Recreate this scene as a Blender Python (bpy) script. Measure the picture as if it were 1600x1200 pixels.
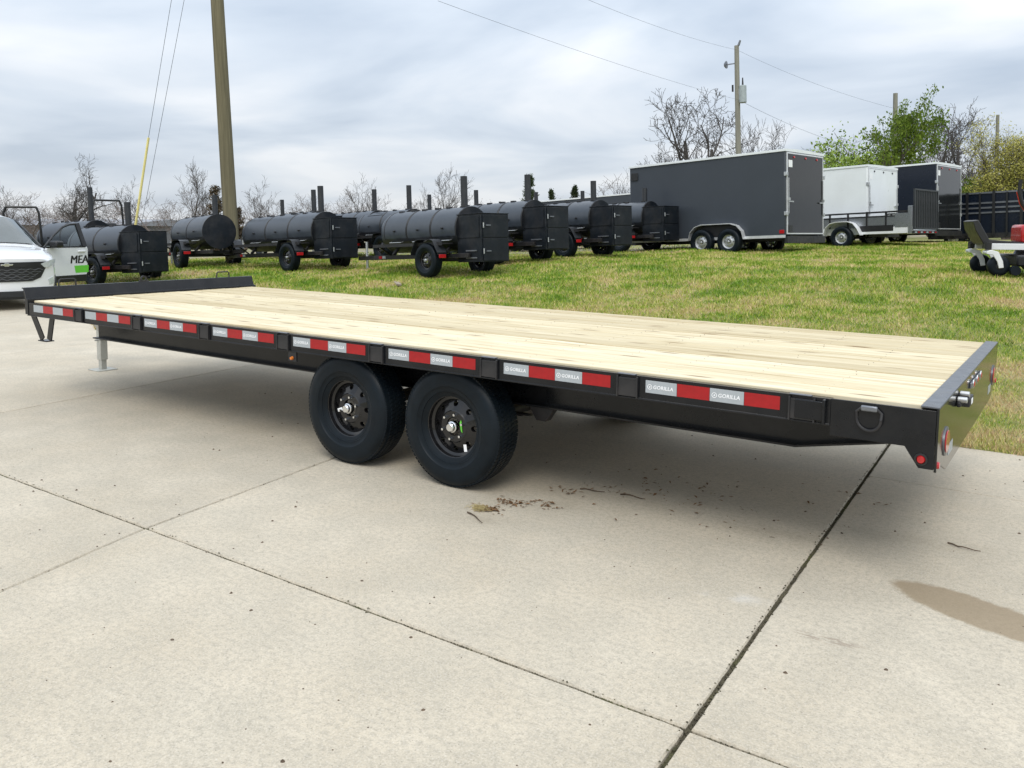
import bpy, bmesh, math, random
import numpy as np
from mathutils import Vector, Matrix, Euler
R = math.radians
scene = bpy.context.scene
for o in list(bpy.data.objects): bpy.data.objects.remove(o)
col = scene.collection

# ------------------------------------------------------------------ camera
yaw, pitch, roll = -0.602, -0.0942, 0.0076
fw = Vector((math.cos(pitch)*math.sin(yaw), math.cos(pitch)*math.cos(yaw), math.sin(pitch)))
rt = Vector((math.cos(yaw), -math.sin(yaw), 0)); up = rt.cross(fw)
rt2 = rt*math.cos(roll)+up*math.sin(roll); up2 = -rt*math.sin(roll)+up*math.cos(roll)
cd = bpy.data.cameras.new('camera'); cam = bpy.data.objects.new('camera', cd); col.objects.link(cam)
m = Matrix((rt2, up2, -fw)).transposed().to_4x4(); m.translation = Vector((0.5046, -3.8949, 1.5944)); cam.matrix_world = m
cd.sensor_width = 36; cd.lens = 1317.56/1600*36; cd.shift_y = -119.35/1600; cd.clip_end = 3000; cd.clip_start = .05
scene.camera = cam
scene.view_settings.view_transform = 'Standard'; scene.view_settings.look = 'None'
scene.view_settings.exposure = 0.25; scene.view_settings.gamma = 1
scene.view_settings.use_curve_mapping = False

# ------------------------------------------------------------------ sky: overcast dome
SUN_EL, SUN_AZ = R(52), R(150)          # azimuth measured from +y towards +x
W = bpy.data.worlds.new('World'); scene.world = W; W.use_nodes = True
nt = W.node_tree; N = nt.nodes; Lk = nt.links; N.clear()
def nd(t, **k):
    n = N.new(t)
    for a, b in k.items(): setattr(n, a, b)
    return n
def mth(op, a, b=None, clamp=False):
    n = nd('ShaderNodeMath', operation=op, use_clamp=clamp)
    for i, v in enumerate((a, b)):
        if v is None: continue
        if isinstance(v, (int, float)): n.inputs[i].default_value = v
        else: Lk.new(v, n.inputs[i])
    return n.outputs[0]
tc = nd('ShaderNodeTexCoord'); sep = nd('ShaderNodeSeparateXYZ'); Lk.new(tc.outputs['Generated'], sep.inputs[0])
el = mth('MAXIMUM', sep.outputs[2], 0.0)
den = mth('ADD', el, 0.16)
cmb = nd('ShaderNodeCombineXYZ'); Lk.new(mth('DIVIDE', sep.outputs[0], den), cmb.inputs[0]); Lk.new(mth('DIVIDE', sep.outputs[1], den), cmb.inputs[1])
n1 = nd('ShaderNodeTexNoise'); n1.inputs['Scale'].default_value = .8; n1.inputs['Detail'].default_value = 6; n1.inputs['Roughness'].default_value = .47; n1.inputs['Distortion'].default_value = .35
mp = nd('ShaderNodeMapping'); mp.inputs['Location'].default_value = (3.1, 1.7, 0); mp.inputs['Rotation'].default_value = (0, 0, .5); mp.inputs['Scale'].default_value = (1, 1.15, 1)
Lk.new(cmb.outputs[0], mp.inputs[0]); Lk.new(mp.outputs[0], n1.inputs[0])
ramp = nd('ShaderNodeValToRGB'); Lk.new(n1.outputs[0], ramp.inputs[0])
e = ramp.color_ramp.elements
e[0].position = .36; e[0].color = (.46, .54, .65, 1); e[1].position = .62; e[1].color = (.84, .87, .91, 1)
x = ramp.color_ramp.elements.new(.49); x.color = (.63, .70, .79, 1)
grad = mth('DIVIDE', mth('ADD', mth('MULTIPLY', el, 1.6), 1.0), 1.26)      # luminance of a standard overcast sky
hz = mth('POWER', mth('SUBTRACT', 1.0, el), 14.0)                            # paler air low down
hm = nd('ShaderNodeMix', data_type='RGBA'); Lk.new(mth('MULTIPLY', hz, .55), hm.inputs[0]); Lk.new(ramp.outputs[0], hm.inputs[6]); hm.inputs[7].default_value = (.86, .89, .92, 1)
vm = nd('ShaderNodeVectorMath', operation='SCALE'); Lk.new(hm.outputs[2], vm.inputs[0]); Lk.new(grad, vm.inputs[3])
sky = nd('ShaderNodeTexSky', sky_type='NISHITA', sun_disc=False, sun_elevation=SUN_EL, sun_rotation=SUN_AZ)
b1 = nd('ShaderNodeBackground'); Lk.new(sky.outputs[0], b1.inputs[0]); b1.inputs[1].default_value = .08
b2 = nd('ShaderNodeBackground'); Lk.new(vm.outputs[0], b2.inputs[0]); b2.inputs[1].default_value = 1.0
mx = nd('ShaderNodeMixShader'); mx.inputs[0].default_value = .93; Lk.new(b1.outputs[0], mx.inputs[1]); Lk.new(b2.outputs[0], mx.inputs[2])
wo = nd('ShaderNodeOutputWorld'); Lk.new(mx.outputs[0], wo.inputs[0])
sd = bpy.data.lights.new('sun', 'SUN'); sd.energy = 1.5; sd.angle = R(30); sd.color = (1, .95, .87)
sun = bpy.data.objects.new('sun', sd); col.objects.link(sun)
sdir = Vector((math.sin(SUN_AZ)*math.cos(SUN_EL), math.cos(SUN_AZ)*math.cos(SUN_EL), math.sin(SUN_EL)))
sun.rotation_euler = sdir.to_track_quat('Z', 'Y').to_euler()

# ------------------------------------------------------------------ materials
class MT:
    """small node-tree writer"""
    def __init__(s, name):
        s.m = bpy.data.materials.new(name); s.m.use_nodes = True; s.t = s.m.node_tree; s.t.nodes.clear()
        s.o = s.n('ShaderNodeOutputMaterial'); s.b = s.n('ShaderNodeBsdfPrincipled'); s.l(s.b.outputs[0], s.o.inputs[0])
    def n(s, t, **k):
        n = s.t.nodes.new(t)
        for a, b in k.items(): setattr(n, a, b)
        return n
    def l(s, a, b): s.t.links.new(a, b)
    def set(s, n, v, i):
        if isinstance(v, (int, float)): n.inputs[i].default_value = v
        elif isinstance(v, (tuple, list)): n.inputs[i].default_value = tuple(v)+((1,) if len(v) == 3 and n.inputs[i].type == 'RGBA' else ())
        elif v is not None: s.l(v, n.inputs[i])
    def math(s, op, a, b=None, c=None, clamp=False):
        n = s.n('ShaderNodeMath', operation=op, use_clamp=clamp)
        s.set(n, a, 0); s.set(n, b, 1); s.set(n, c, 2); return n.outputs[0]
    def noise(s, vec, scale, detail=4, rough=.55, dist=0):
        n = s.n('ShaderNodeTexNoise'); s.set(n, vec, 0); s.set(n, scale, 'Scale'); s.set(n, detail, 'Detail'); s.set(n, rough, 'Roughness'); s.set(n, dist, 'Distortion'); return n.outputs[0]
    def vor(s, vec, scale, feat='F1'):
        n = s.n('ShaderNodeTexVoronoi', feature=feat); s.set(n, vec, 0); s.set(n, scale, 'Scale'); return n
    def ramp(s, f, *st):
        n = s.n('ShaderNodeValToRGB'); s.l(f, n.inputs[0]); el = n.color_ramp.elements
        while len(el) < len(st): el.new(.5)
        for k, (p, c) in zip(el, st): k.position = p; k.color = (c, c, c, 1) if isinstance(c, (int, float)) else tuple(c)+(1,)
        return n.outputs[0]
    def mix(s, f, a, b, mode='MIX'):
        n = s.n('ShaderNodeMix', data_type='RGBA', blend_type=mode); s.set(n, f, 0); s.set(n, a, 6); s.set(n, b, 7); return n.outputs[2]
    def map(s, vec, sc=(1, 1, 1), loc=(0, 0, 0), rot=(0, 0, 0)):
        n = s.n('ShaderNodeMapping'); s.l(vec, n.inputs[0]); n.inputs['Scale'].default_value = sc; n.inputs['Location'].default_value = loc; n.inputs['Rotation'].default_value = rot; return n.outputs[0]
    def obj(s): return s.n('ShaderNodeTexCoord').outputs['Object']
    def pos(s): return s.n('ShaderNodeNewGeometry').outputs['Position']
    def bump(s, h, st, d=.01):
        n = s.n('ShaderNodeBump'); s.set(n, st, 'Strength'); s.set(n, d, 'Distance'); s.l(h, n.inputs['Height']); s.l(n.outputs[0], s.b.inputs['Normal'])
    def base(s, v): s.set(s.b, v, 'Base Color')
    def rough(s, v): s.set(s.b, v, 'Roughness')
M = {}
def pm(name, c, rough=.5, metal=0, var=.12, scale=6, bump=0, coat=0, dust=None, dusta=.0, spec=.5, bscale=90):
    t = MT(name); p = t.obj(); n = t.noise(p, scale, 5)
    lo = tuple(v*(1-var) for v in c); hi = tuple(min(1, v*(1+var)) for v in c)
    b = t.ramp(n, (.3, lo), (.7, hi))
    if dust:
        d = t.noise(p, scale*.7, 6, .65); b = t.mix(t.math('MULTIPLY', t.ramp(d, (.45, 0), (.75, 1)), dusta), b, dust)
    t.base(b); t.rough(t.ramp(t.noise(p, scale*2.3, 4), (.3, max(.02, rough*.82)), (.7, min(1, rough*1.2))))
    t.set(t.b, metal, 'Metallic'); t.set(t.b, coat, 'Coat Weight'); t.set(t.b, spec, 'Specular IOR Level')
    if bump: t.bump(t.noise(p, bscale, 3), bump, .004)
    M[name] = t.m; return t.m
pm('black_paint', (.007, .008, .010), .22, var=.25, spec=.32, bump=.02, dust=(.10, .09, .08), dusta=.10, bscale=25)
pm('black_steel', (.014, .014, .016), .5, var=.3, dust=(.12, .10, .08), dusta=.2)
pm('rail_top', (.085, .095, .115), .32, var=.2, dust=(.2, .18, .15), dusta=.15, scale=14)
pm('gloss_plate', (.012, .013, .013), .12, var=.2, bump=.012, bscale=9, spec=.38)
pm('rubber', (.005, .009, .013), .42, var=.35, dust=(.04, .04, .04), dusta=.10, bump=.06, spec=.18)
pm('rim_black', (.009, .009, .010), .14, coat=.25, var=.15, spec=.4)
pm('chrome', (.72, .73, .74), .16, 1, var=.06)
pm('galvanised', (.52, .53, .53), .42, .85, var=.14, scale=18)
pm('jack_metal', (.46, .46, .42), .5, .3, var=.12)
pm('tape_white', (.37, .40, .42), .38, var=.05, scale=40, bump=.1, bscale=420)
pm('tape_red', (.34, .004, .007), .35, var=.10, scale=30, bump=.1, bscale=420)
pm('white_print', (.85, .86, .87), .5, var=.02)
pm('red_lens', (.40, .012, .014), .12, coat=.6, var=.08)
pm('amber_lens', (.62, .17, .02), .15, coat=.6, var=.08)
pm('smoker_black', (.02, .023, .028), .36, var=.3, scale=3, dust=(.12, .11, .10), dusta=.16, bump=.03, bscale=30)
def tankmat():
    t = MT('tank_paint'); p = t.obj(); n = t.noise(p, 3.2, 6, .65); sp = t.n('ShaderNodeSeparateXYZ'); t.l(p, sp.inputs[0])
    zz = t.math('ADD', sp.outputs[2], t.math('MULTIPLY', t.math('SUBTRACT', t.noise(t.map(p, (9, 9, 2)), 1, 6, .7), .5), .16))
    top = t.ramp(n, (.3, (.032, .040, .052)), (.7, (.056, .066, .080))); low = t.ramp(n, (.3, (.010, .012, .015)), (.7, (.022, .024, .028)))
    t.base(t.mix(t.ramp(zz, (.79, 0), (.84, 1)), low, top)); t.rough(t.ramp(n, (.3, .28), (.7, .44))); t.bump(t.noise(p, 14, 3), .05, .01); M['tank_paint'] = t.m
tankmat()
pm('firebox_black', (.006, .009, .013), .45, spec=.28, var=.3, scale=3.5, dust=(.10, .09, .085), dusta=.25, bump=.04, bscale=26)
pm('charcoal_skin', (.046, .054, .066), .34, var=.05, scale=1.3, spec=.35)
pm('navy_skin', (.007, .011, .021), .25, var=.1, scale=1.3, spec=.35)
pm('white_skin', (.76, .79, .80), .32, var=.03, scale=1.4, dust=(.45, .43, .40), dusta=.15)
pm('white_paint', (.72, .73, .74), .28, var=.04, coat=.3, dust=(.4, .38, .34), dusta=.12)
pm('trim_alu', (.72, .73, .74), .35, .5, var=.08)
pm('diamond_alu', (.50, .52, .54), .30, .9, var=.1, scale=40, bump=.4, bscale=70)
pm('mesh_dark', (.035, .038, .042), .5, .2, var=.2)
pm('car_white', (.76, .77, .78), .2, var=.02, coat=.8)
pm('glass_dark', (.05, .07, .075), .05, var=.1, coat=.6)
pm('lamp_clear', (.62, .66, .70), .08, .3, var=.15, coat=.8, scale=20)
pm('plastic_black', (.014, .014, .015), .42, var=.15)
pm('decal_green', (.14, .58, .05), .4, var=.05)
pm('decal_green_dark', (.05, .36, .03), .4, var=.05)
pm('mower_red', (.45, .015, .015), .28, coat=.4, var=.08)
pm('steel_grey', (.20, .21, .23), .42, .7, var=.15)
pm('guard_yellow', (.80, .70, .28), .45, var=.06)
pm('wire', (.06, .065, .07), .5, .5, var=.1)
pm('transformer', (.34, .38, .38), .45, .2, var=.08)
pm('building_grey', (.20, .21, .22), .7, var=.1, scale=1)
pm('roof_grey', (.30, .31, .33), .5, .3, var=.1)
pm('brown_leaf', (.16, .085, .035), .8, var=.4, scale=40)
pm('twig', (.10, .07, .045), .85, var=.4, scale=40)
pm('straw', (.42, .34, .16), .8, var=.3, scale=60)
pm('pebble', (.24, .22, .19), .8, var=.4, scale=50)
pm('lumber_old', (.30, .25, .19), .8, var=.3, scale=12)

def wood():
    t = MT('pine'); p = t.obj(); oi = t.n('ShaderNodeObjectInfo').outputs['Random']
    cm = t.n('ShaderNodeCombineXYZ'); t.l(t.math('MULTIPLY', oi, 37.), cm.inputs[0]); t.l(t.math('MULTIPLY', oi, 11.), cm.inputs[1])
    ad = t.n('ShaderNodeVectorMath', operation='ADD'); t.l(p, ad.inputs[0]); t.l(cm.outputs[0], ad.inputs[1]); q = ad.outputs[0]
    g1 = t.noise(t.map(q, (1.1, 26, 4)), 1.0, 6, .62, .4)
    g2 = t.noise(t.map(q, (4, 140, 10)), 1.0, 3, .5)
    big = t.noise(t.map(q, (.5, 3, 1)), 1, 3)
    c = t.ramp(g1, (.32, (.44, .345, .19)), (.46, (.66, .58, .405)), (.66, (.76, .705, .555)))
    c = t.mix(t.math('MULTIPLY', t.ramp(g2, (.35, 1), (.6, 0)), .34), c, (.44, .32, .15))
    c = t.mix(t.ramp(big, (.42, 0), (.75, .45)), c, (.74, .66, .48))
    tone = t.ramp(oi, (0, (.76, .72, .63)), (.5, (.92, .90, .84)), (1, (1.04, 1.03, 1.02))); c = t.mix(1, c, tone, 'MULTIPLY')
    v = t.vor(t.map(q, (1.3, 6.5, 1)), 1.0); v.voronoi_dimensions = '2D'
    k = t.ramp(v.outputs['Distance'], (.045, 1), (.13, 0)); sel = t.ramp(t.n('ShaderNodeSeparateColor').outputs[0], (0, 0), (1, 1)) if 0 else None
    sc = t.n('ShaderNodeSeparateColor'); t.l(v.outputs['Color'], sc.inputs[0])
    k = t.math('MULTIPLY', k, t.ramp(sc.outputs[0], (.38, 0), (.44, 1)))
    c = t.mix(t.math('MULTIPLY', k, .85), c, (.20, .12, .05))
    t.base(c); t.rough(.72); t.bump(g1, .25, .003); M['pine'] = t.m
wood()

def concrete():
    t = MT('concrete'); p = t.pos(); oi = t.n('ShaderNodeObjectInfo').outputs['Random']
    big = t.noise(p, .7, 7, .66); mid = t.noise(p, 3.2, 6, .62); fine = t.noise(p, 38, 5, .75); grain = t.noise(p, 125, 3, .75)
    c = t.ramp(big, (.30, (.45, .385, .285)), (.72, (.60, .535, .425)))
    c = t.mix(t.ramp(mid, (.35, .46), (.62, 0)), c, (.38, .345, .275))
    c = t.mix(t.ramp(fine, (.38, .55), (.56, 0)), c, (.31, .28, .225))
    c = t.mix(t.ramp(grain, (.52, 0), (.70, .48)), c, (.68, .64, .56))
    c = t.mix(t.ramp(grain, (.30, .58), (.45, 0)), c, (.19, .175, .145))
    v = t.vor(p, 85); pk = t.ramp(v.outputs['Distance'], (.10, 1), (.2, 0))
    sc = t.n('ShaderNodeSeparateColor'); t.l(v.outputs['Color'], sc.inputs[0])
    c = t.mix(t.math('MULTIPLY', pk, t.ramp(sc.outputs[0], (.86, 0), (.9, .75))), c, (.13, .115, .09))
    tone = t.ramp(oi, (0, .93), (1, 1.02)); c = t.mix(1, c, tone, 'MULTIPLY')
    # damp patch, tyre rub and rust smear: stains with their own shapes
    sp = t.n('ShaderNodeSeparateXYZ'); t.l(p, sp.inputs[0]); X, Y = sp.outputs[0], sp.outputs[1]
    wob = t.math('MULTIPLY', t.math('SUBTRACT', t.noise(p, 9, 6, .7), .5), .42)
    def ell(cx, cy, a, b, ang, soft):
        dx = t.math('SUBTRACT', X, cx); dy = t.math('SUBTRACT', Y, cy); ca, sa = math.cos(ang), math.sin(ang)
        uu = t.math('DIVIDE', t.math('ADD', t.math('MULTIPLY', dx, ca), t.math('MULTIPLY', dy, sa)), a)
        vv = t.math('DIVIDE', t.math('SUBTRACT', t.math('MULTIPLY', dy, ca), t.math('MULTIPLY', dx, sa)), b)
        rr = t.math('SQRT', t.math('ADD', t.math('POWER', uu, 2), t.math('POWER', vv, 2)))
        return t.ramp(t.math('ADD', rr, wob), (1-soft, 1), (1, 0))
    damp = ell(.20, .03, .40, .155, -.36, .14)
    c = t.mix(t.math('MULTIPLY', damp, .72), c, (.225, .16, .085)); 
    rust = t.math('MULTIPLY', ell(-.27, -.585, .17, .05, .06, .8), t.ramp(t.noise(t.map(p, (14, 60, 1), rot=(0, 0, .5)), 1, 4), (.47, 0), (.56, 1)))
    c = t.mix(t.math('MULTIPLY', rust, .6), c, (.17, .12, .085))
    chalk = t.math('MULTIPLY', ell(-.72, -.42, .28, .07, .1, .9), t.ramp(mid, (.45, 0), (.6, .7))); c = t.mix(chalk, c, (.60, .59, .57))
    for a in ((-.75, .45, .5, .16, .05), (-2.0, .2, .9, .35, .1), (-.2, .75, .7, .2, .1), (-1.5, .75, 1.0, .4, 0), (-2.2, -.3, .5, .14, .3)):
        c = t.mix(t.math('MULTIPLY', ell(*a, .9), t.ramp(mid, (.38, 0), (.62, .42))), c, (.25, .22, .165))
    t.base(c); t.rough(t.math('SUBTRACT', .86, t.math('MULTIPLY', damp, .16))); 
    t.bump(t.math('ADD', grain, t.math('MULTIPLY', fine, .7)), .5, .0022); M['concrete'] = t.m
concrete()

def soil():
    t = MT('soil'); p = t.pos(); a = t.noise(p, 14, 5, .7)
    g = t.noise(p, 3, 4)
    c = t.ramp(a, (.3, (.035, .03, .02)), (.7, (.115, .10, .06))); c = t.mix(t.ramp(g, (.5, 0), (.62, .6)), c, (.09, .10, .03))
    t.base(c); t.rough(.95); t.bump(a, .6, .01); M['soil'] = t.m
soil()
def lawnmat():
    t = MT('lawn'); p = t.pos(); a = t.noise(p, 1.1, 6, .62); b = t.noise(p, 14, 5, .7); d = t.noise(p, .35, 3)
    c = t.ramp(a, (.36, (.15, .19, .036)), (.52, (.24, .24, .075)), (.66, (.36, .30, .15)))
    c = t.mix(t.ramp(b, (.3, .6), (.6, 0)), c, (.07, .075, .022))
    sp = t.n('ShaderNodeSeparateXYZ'); t.l(p, sp.inputs[0])
    gv = t.math('ADD', sp.outputs[1], t.math('MULTIPLY', d, 3.0)); gv2 = t.math('SUBTRACT', gv, t.math('MULTIPLY', sp.outputs[0], .25))
    gr = t.math('MULTIPLY', t.ramp(t.math('MULTIPLY', gv2, .02), (.355, 0), (.40, 1)), t.math('MULTIPLY', t.ramp(t.noise(p, .8, 4), (.40, .3), (.58, 1)), t.ramp(t.math('MULTIPLY', sp.outputs[0], -.1), (.80, 0), (.95, 1))))
    c = t.mix(gr, c, t.ramp(b, (.3, (.19, .16, .115)), (.7, (.33, .29, .22))))
    t.base(c); t.rough(.95); t.bump(b, .8, .03); M['lawn'] = t.m
lawnmat()
def blademat():
    t = MT('grass_blade'); p = t.pos(); a = t.noise(p, 1.1, 6, .62); d = t.noise(p, 5.5, 4, .6)
    at = t.n('ShaderNodeAttribute', attribute_name='tint').outputs['Fac']
    sp = t.n('ShaderNodeSeparateXYZ'); t.l(p, sp.inputs[0])
    dry = t.math('MULTIPLY', t.ramp(t.math('MULTIPLY', sp.outputs[1], .05), (.16, 1), (.42, 0)), .24)
    f = t.math('ADD', t.math('ADD', t.math('MULTIPLY', t.ramp(a, (.30, .2), (.70, .8)), 1.10), t.math('MULTIPLY', d, .45)), t.math('ADD', t.math('MULTIPLY', at, .45), dry))
    c = t.ramp(t.math('MULTIPLY', f, .5), (.40, (.11, .22, .012)), (.48, (.24, .35, .026)), (.55, (.42, .42, .085)), (.62, (.58, .47, .23)), (.74, (.48, .33, .19)))
    t.base(c); t.rough(.6); t.set(t.b, .25, 'Specular IOR Level'); M['grass_blade'] = t.m
blademat()
def barkmat(name, c1, c2, sc=(1, 1, .12)):
    t = MT(name); p = t.obj(); a = t.noise(t.map(p, sc), 16, 6, .7)
    t.base(t.ramp(a, (.32, c1), (.68, c2))); t.rough(.9); t.bump(a, .5, .01); M[name] = t.m
barkmat('bark_grey', (.045, .04, .038), (.105, .095, .088)); barkmat('bark_brown', (.075, .06, .052), (.16, .13, .115))
barkmat('pole_wood', (.085, .075, .042), (.20, .175, .105), (1, 1, .03)); barkmat('pole_grey', (.16, .155, .125), (.29, .28, .23), (1, 1, .035))
def leafmat(name, lo, hi):
    t = MT(name); g = t.n('ShaderNodeNewGeometry'); oi = g.outputs['Random Per Island']
    t.base(t.ramp(oi, (0, lo), (1, hi))); t.rough(.65); t.set(t.b, .3, 'Specular IOR Level'); M[name] = t.m
leafmat('leaf_green', (.11, .19, .022), (.25, .33, .05)); leafmat('leaf_yellow', (.22, .22, .03), (.40, .36, .09)); leafmat('leaf_cedar', (.022, .042, .018), (.065, .085, .032)); leafmat('leaf_rust', (.05, .045, .028), (.12, .085, .05)); leafmat('bud_brown', (.13, .075, .055), (.22, .14, .10))

# ------------------------------------------------------------------ geometry helpers
class MB:
    def __init__(s): s.v = []; s.f = []
    def add(s, vs, fs):
        b = len(s.v); s.v += [tuple(q) for q in vs]; s.f += [tuple(i+b for i in f) for f in fs]; return s
    def box(s, x0, x1, y0, y1, z0, z1):
        return s.add([(x, y, z) for x in (x0, x1) for y in (y0, y1) for z in (z0, z1)], [(0, 1, 3, 2), (4, 6, 7, 5), (0, 4, 5, 1), (2, 3, 7, 6), (0, 2, 6, 4), (1, 5, 7, 3)])
    def bar(s, p, q, w, h, upv=(0, 0, 1)):
        p, q = Vector(p), Vector(q); d = (q-p).normalized(); u = Vector(upv)
        if abs(d.dot(u)) > .98: u = Vector((1, 0, 0))
        a = d.cross(u).normalized()*(w/2); b = a.normalized().cross(d)*(h/2)
        vs = [e+sa*a+sb*b for e in (p, q) for sa, sb in ((-1, -1), (1, -1), (1, 1), (-1, 1))]
        return s.add(vs, [(0, 1, 2, 3), (7, 6, 5, 4)]+[(i, i+4, (i+1) % 4+4, (i+1) % 4) for i in range(4)])
    def cyl(s, p, q, r0, r1=None, n=16, cap=True):
        r1 = r0 if r1 is None else r1; p, q = Vector(p), Vector(q); d = (q-p).normalized()
        a = d.orthogonal().normalized(); b = d.cross(a)
        vs = [e+r*(math.cos(2*math.pi*k/n)*a+math.sin(2*math.pi*k/n)*b) for e, r in ((p, r0), (q, r1)) for k in range(n)]
        fs = [(k, (k+1) % n, (k+1) % n+n, k+n) for k in range(n)]
        if cap: fs += [tuple(range(n))[::-1], tuple(range(n, 2*n))]
        return s.add(vs, fs)
    def tube(s, pts, r, n=8, cap=True):
        pts = [Vector(p) for p in pts]; rs = r if isinstance(r, (list, tuple)) else [r]*len(pts); vs = []; a = None
        for i, p in enumerate(pts):
            d = (pts[min(i+1, len(pts)-1)]-pts[max(i-1, 0)]).normalized()
            a = d.orthogonal().normalized() if a is None else (a-d*a.dot(d)).normalized()
            b = d.cross(a); vs += [p+rs[i]*(math.cos(2*math.pi*k/n)*a+math.sin(2*math.pi*k/n)*b) for k in range(n)]
        fs = [(i*n+k, i*n+(k+1) % n, (i+1)*n+(k+1) % n, (i+1)*n+k) for i in range(len(pts)-1) for k in range(n)]
        if cap: fs += [tuple(range(n))[::-1], tuple(range((len(pts)-1)*n, len(pts)*n))]
        return s.add(vs, fs)
    def lathe(s, prof, c=(0, 0, 0), n=40, ax='y', close=False):
        """profile of (radius, along) pairs turned about an axis through c"""
        vs = []
        for k in range(n):
            a = 2*math.pi*k/n; ca, sa = math.cos(a), math.sin(a)
            for r, h in prof:
                q = {'y': (r*ca, h, r*sa), 'x': (h, r*ca, r*sa), 'z': (r*ca, r*sa, h)}[ax]
                vs.append((q[0]+c[0], q[1]+c[1], q[2]+c[2]))
        m_ = len(prof); e = m_ if close else m_-1
        fs = [(k*m_+i, k*m_+(i+1) % m_, ((k+1) % n)*m_+(i+1) % m_, ((k+1) % n)*m_+i) for k in range(n) for i in range(e)]
        return s.add(vs, fs)
    def prism(s, poly, a0, a1, ax='y'):
        """polygon extruded along an axis; poly is in the other two axes in order"""
        def q(u, v, w): return {'y': (u, w, v), 'x': (w, u, v), 'z': (u, v, w)}[ax]
        n = len(poly); vs = [q(u, v, a0) for u, v in poly]+[q(u, v, a1) for u, v in poly]
        return s.add(vs, [tuple(range(n)), tuple(range(n, 2*n))[::-1]]+[(k, k+n, (k+1) % n+n, (k+1) % n) for k in range(n)])
    def mesh(s, name, smooth=35):
        me = bpy.data.meshes.new(name); me.from_pydata(s.v, [], s.f)
        bm = bmesh.new(); bm.from_mesh(me); bmesh.ops.recalc_face_normals(bm, faces=bm.faces); bm.to_mesh(me); bm.free()
        if smooth:
            me.polygons.foreach_set('use_smooth', [True]*len(me.polygons)); me.set_sharp_from_angle(angle=R(smooth))
        return me
    def build(s, name, mat, parent=None, bevel=0, smooth=35, seg=2):
        me = s.mesh(name, smooth); me.materials.append(M[mat])
        o = bpy.data.objects.new(name, me); col.objects.link(o)
        if parent: o.parent = parent
        if bevel:
            b = o.modifiers.new('bevel', 'BEVEL'); b.width = bevel; b.segments = seg; b.limit_method = 'ANGLE'; b.angle_limit = R(40)
        return o
def tag(o, label=None, cat=None, group=None, kind=None):
    for k, v in (('label', label), ('category', cat), ('group', group), ('kind', kind)):
        if v: o[k] = v
    return o
def empty(name, label, cat, loc=(0, 0, 0), rot=(0, 0, 0), group=None):
    o = bpy.data.objects.new(name, None); o.empty_display_size = .1; col.objects.link(o); o.location = loc; o.rotation_euler = rot
    return tag(o, label, cat, group)
KIDS = {}
def copy_tree(o, parent=None):
    c = o.copy(); col.objects.link(c); c.parent = parent
    for ch in [q for q in bpy.data.objects if q.parent == o]: copy_tree(ch, c)
    return c
def copy_part(o, parent, loc=None, rot=None):
    c = o.copy(); col.objects.link(c); c.parent = parent
    if loc is not None: c.location = loc
    if rot is not None: c.rotation_euler = rot
    for ch in [q for q in bpy.data.objects if q.parent == o]:
        d = ch.copy(); col.objects.link(d); d.parent = c
    return c
def text_mesh(txt, size, ext=.0006, bold=0, shear=0, spacing=1):
    cu = bpy.data.curves.new('t', 'FONT'); cu.body = txt; cu.size = size; cu.extrude = ext; cu.offset = bold; cu.shear = shear; cu.space_character = spacing
    cu.align_x = 'CENTER'; cu.align_y = 'CENTER'; cu.resolution_u = 3
    o = bpy.data.objects.new('t', cu); col.objects.link(o); dg = bpy.context.evaluated_depsgraph_get()
    me = bpy.data.meshes.new_from_object(o.evaluated_get(dg)); bpy.data.objects.remove(o); return me
def put_mesh(name, me, mat, parent=None, loc=(0, 0, 0), rot=(0, 0, 0)):
    if not me.materials: me.materials.append(M[mat])
    o = bpy.data.objects.new(name, me); col.objects.link(o); o.parent = parent; o.location = loc; o.rotation_euler = rot; return o
def lerp(x, t):
    if x <= t[0][0]: return t[0][1]
    for (a, b), (c, d) in zip(t, t[1:]):
        if x <= c: return b+(d-b)*(x-a)/(c-a)
    return t[-1][1]
def edge_y(x): return lerp(x, [(-17, 5.6), (-12, 3.06)])
def G(x, y):
    yl = edge_y(x); y = y-(yl-3.06)*max(0, min(1, 1-(y-yl)/4))
    return lerp(x, [(-60, .1), (-26, .45), (-19.5, .72), (-14.5, .80), (-9, 1), (5, 1.05)])*lerp(y, [(3.06, 0), (4.5, .13), (6, .29), (9, .6), (12, .86), (18, 1.0), (26, 1.15), (60, 1.2)])
rnd = random.Random(7)

# ------------------------------------------------------------------ ground, driveway
def ground():
    xs = [-900, -500, -250, -120, -80, -60, -45, -36, -30]+[-26+.6*i for i in range(54)]+[8, 12, 20, 40, 90, 200, 500, 900]
    dv = [-900, -400, -100, -30, -8, -1, -.02, 0, .25, .6]+[1+.5*i for i in range(50)]+[28, 34, 44, 60, 90, 150, 300, 900]
    vs = []; fs = []
    for x_ in xs:
        for d in dv:
            y_ = edge_y(x_)+d; z = -.16 if d < 0 else G(x_, y_)+(.0 if d < .1 else .018*math.sin(x_*1.7+y_*.9)+.014*math.sin(x_*.6-y_*2.1))
            if d > 60: z = 1.2
            vs.append((x_, y_, z))
    n = len(dv)
    for i in range(len(xs)-1):
        for j in range(n-1): fs.append((i*n+j, (i+1)*n+j, (i+1)*n+j+1, i*n+j+1))
    me = bpy.data.meshes.new('ground'); me.from_pydata(vs, [], fs); me.polygons.foreach_set('use_smooth', [True]*len(fs)); me.materials.append(M['lawn'])
    o = bpy.data.objects.new('ground', me); col.objects.link(o); tag(o, 'grassy ground rising in a low bank behind the driveway', None, None, 'structure')
ground()

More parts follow.
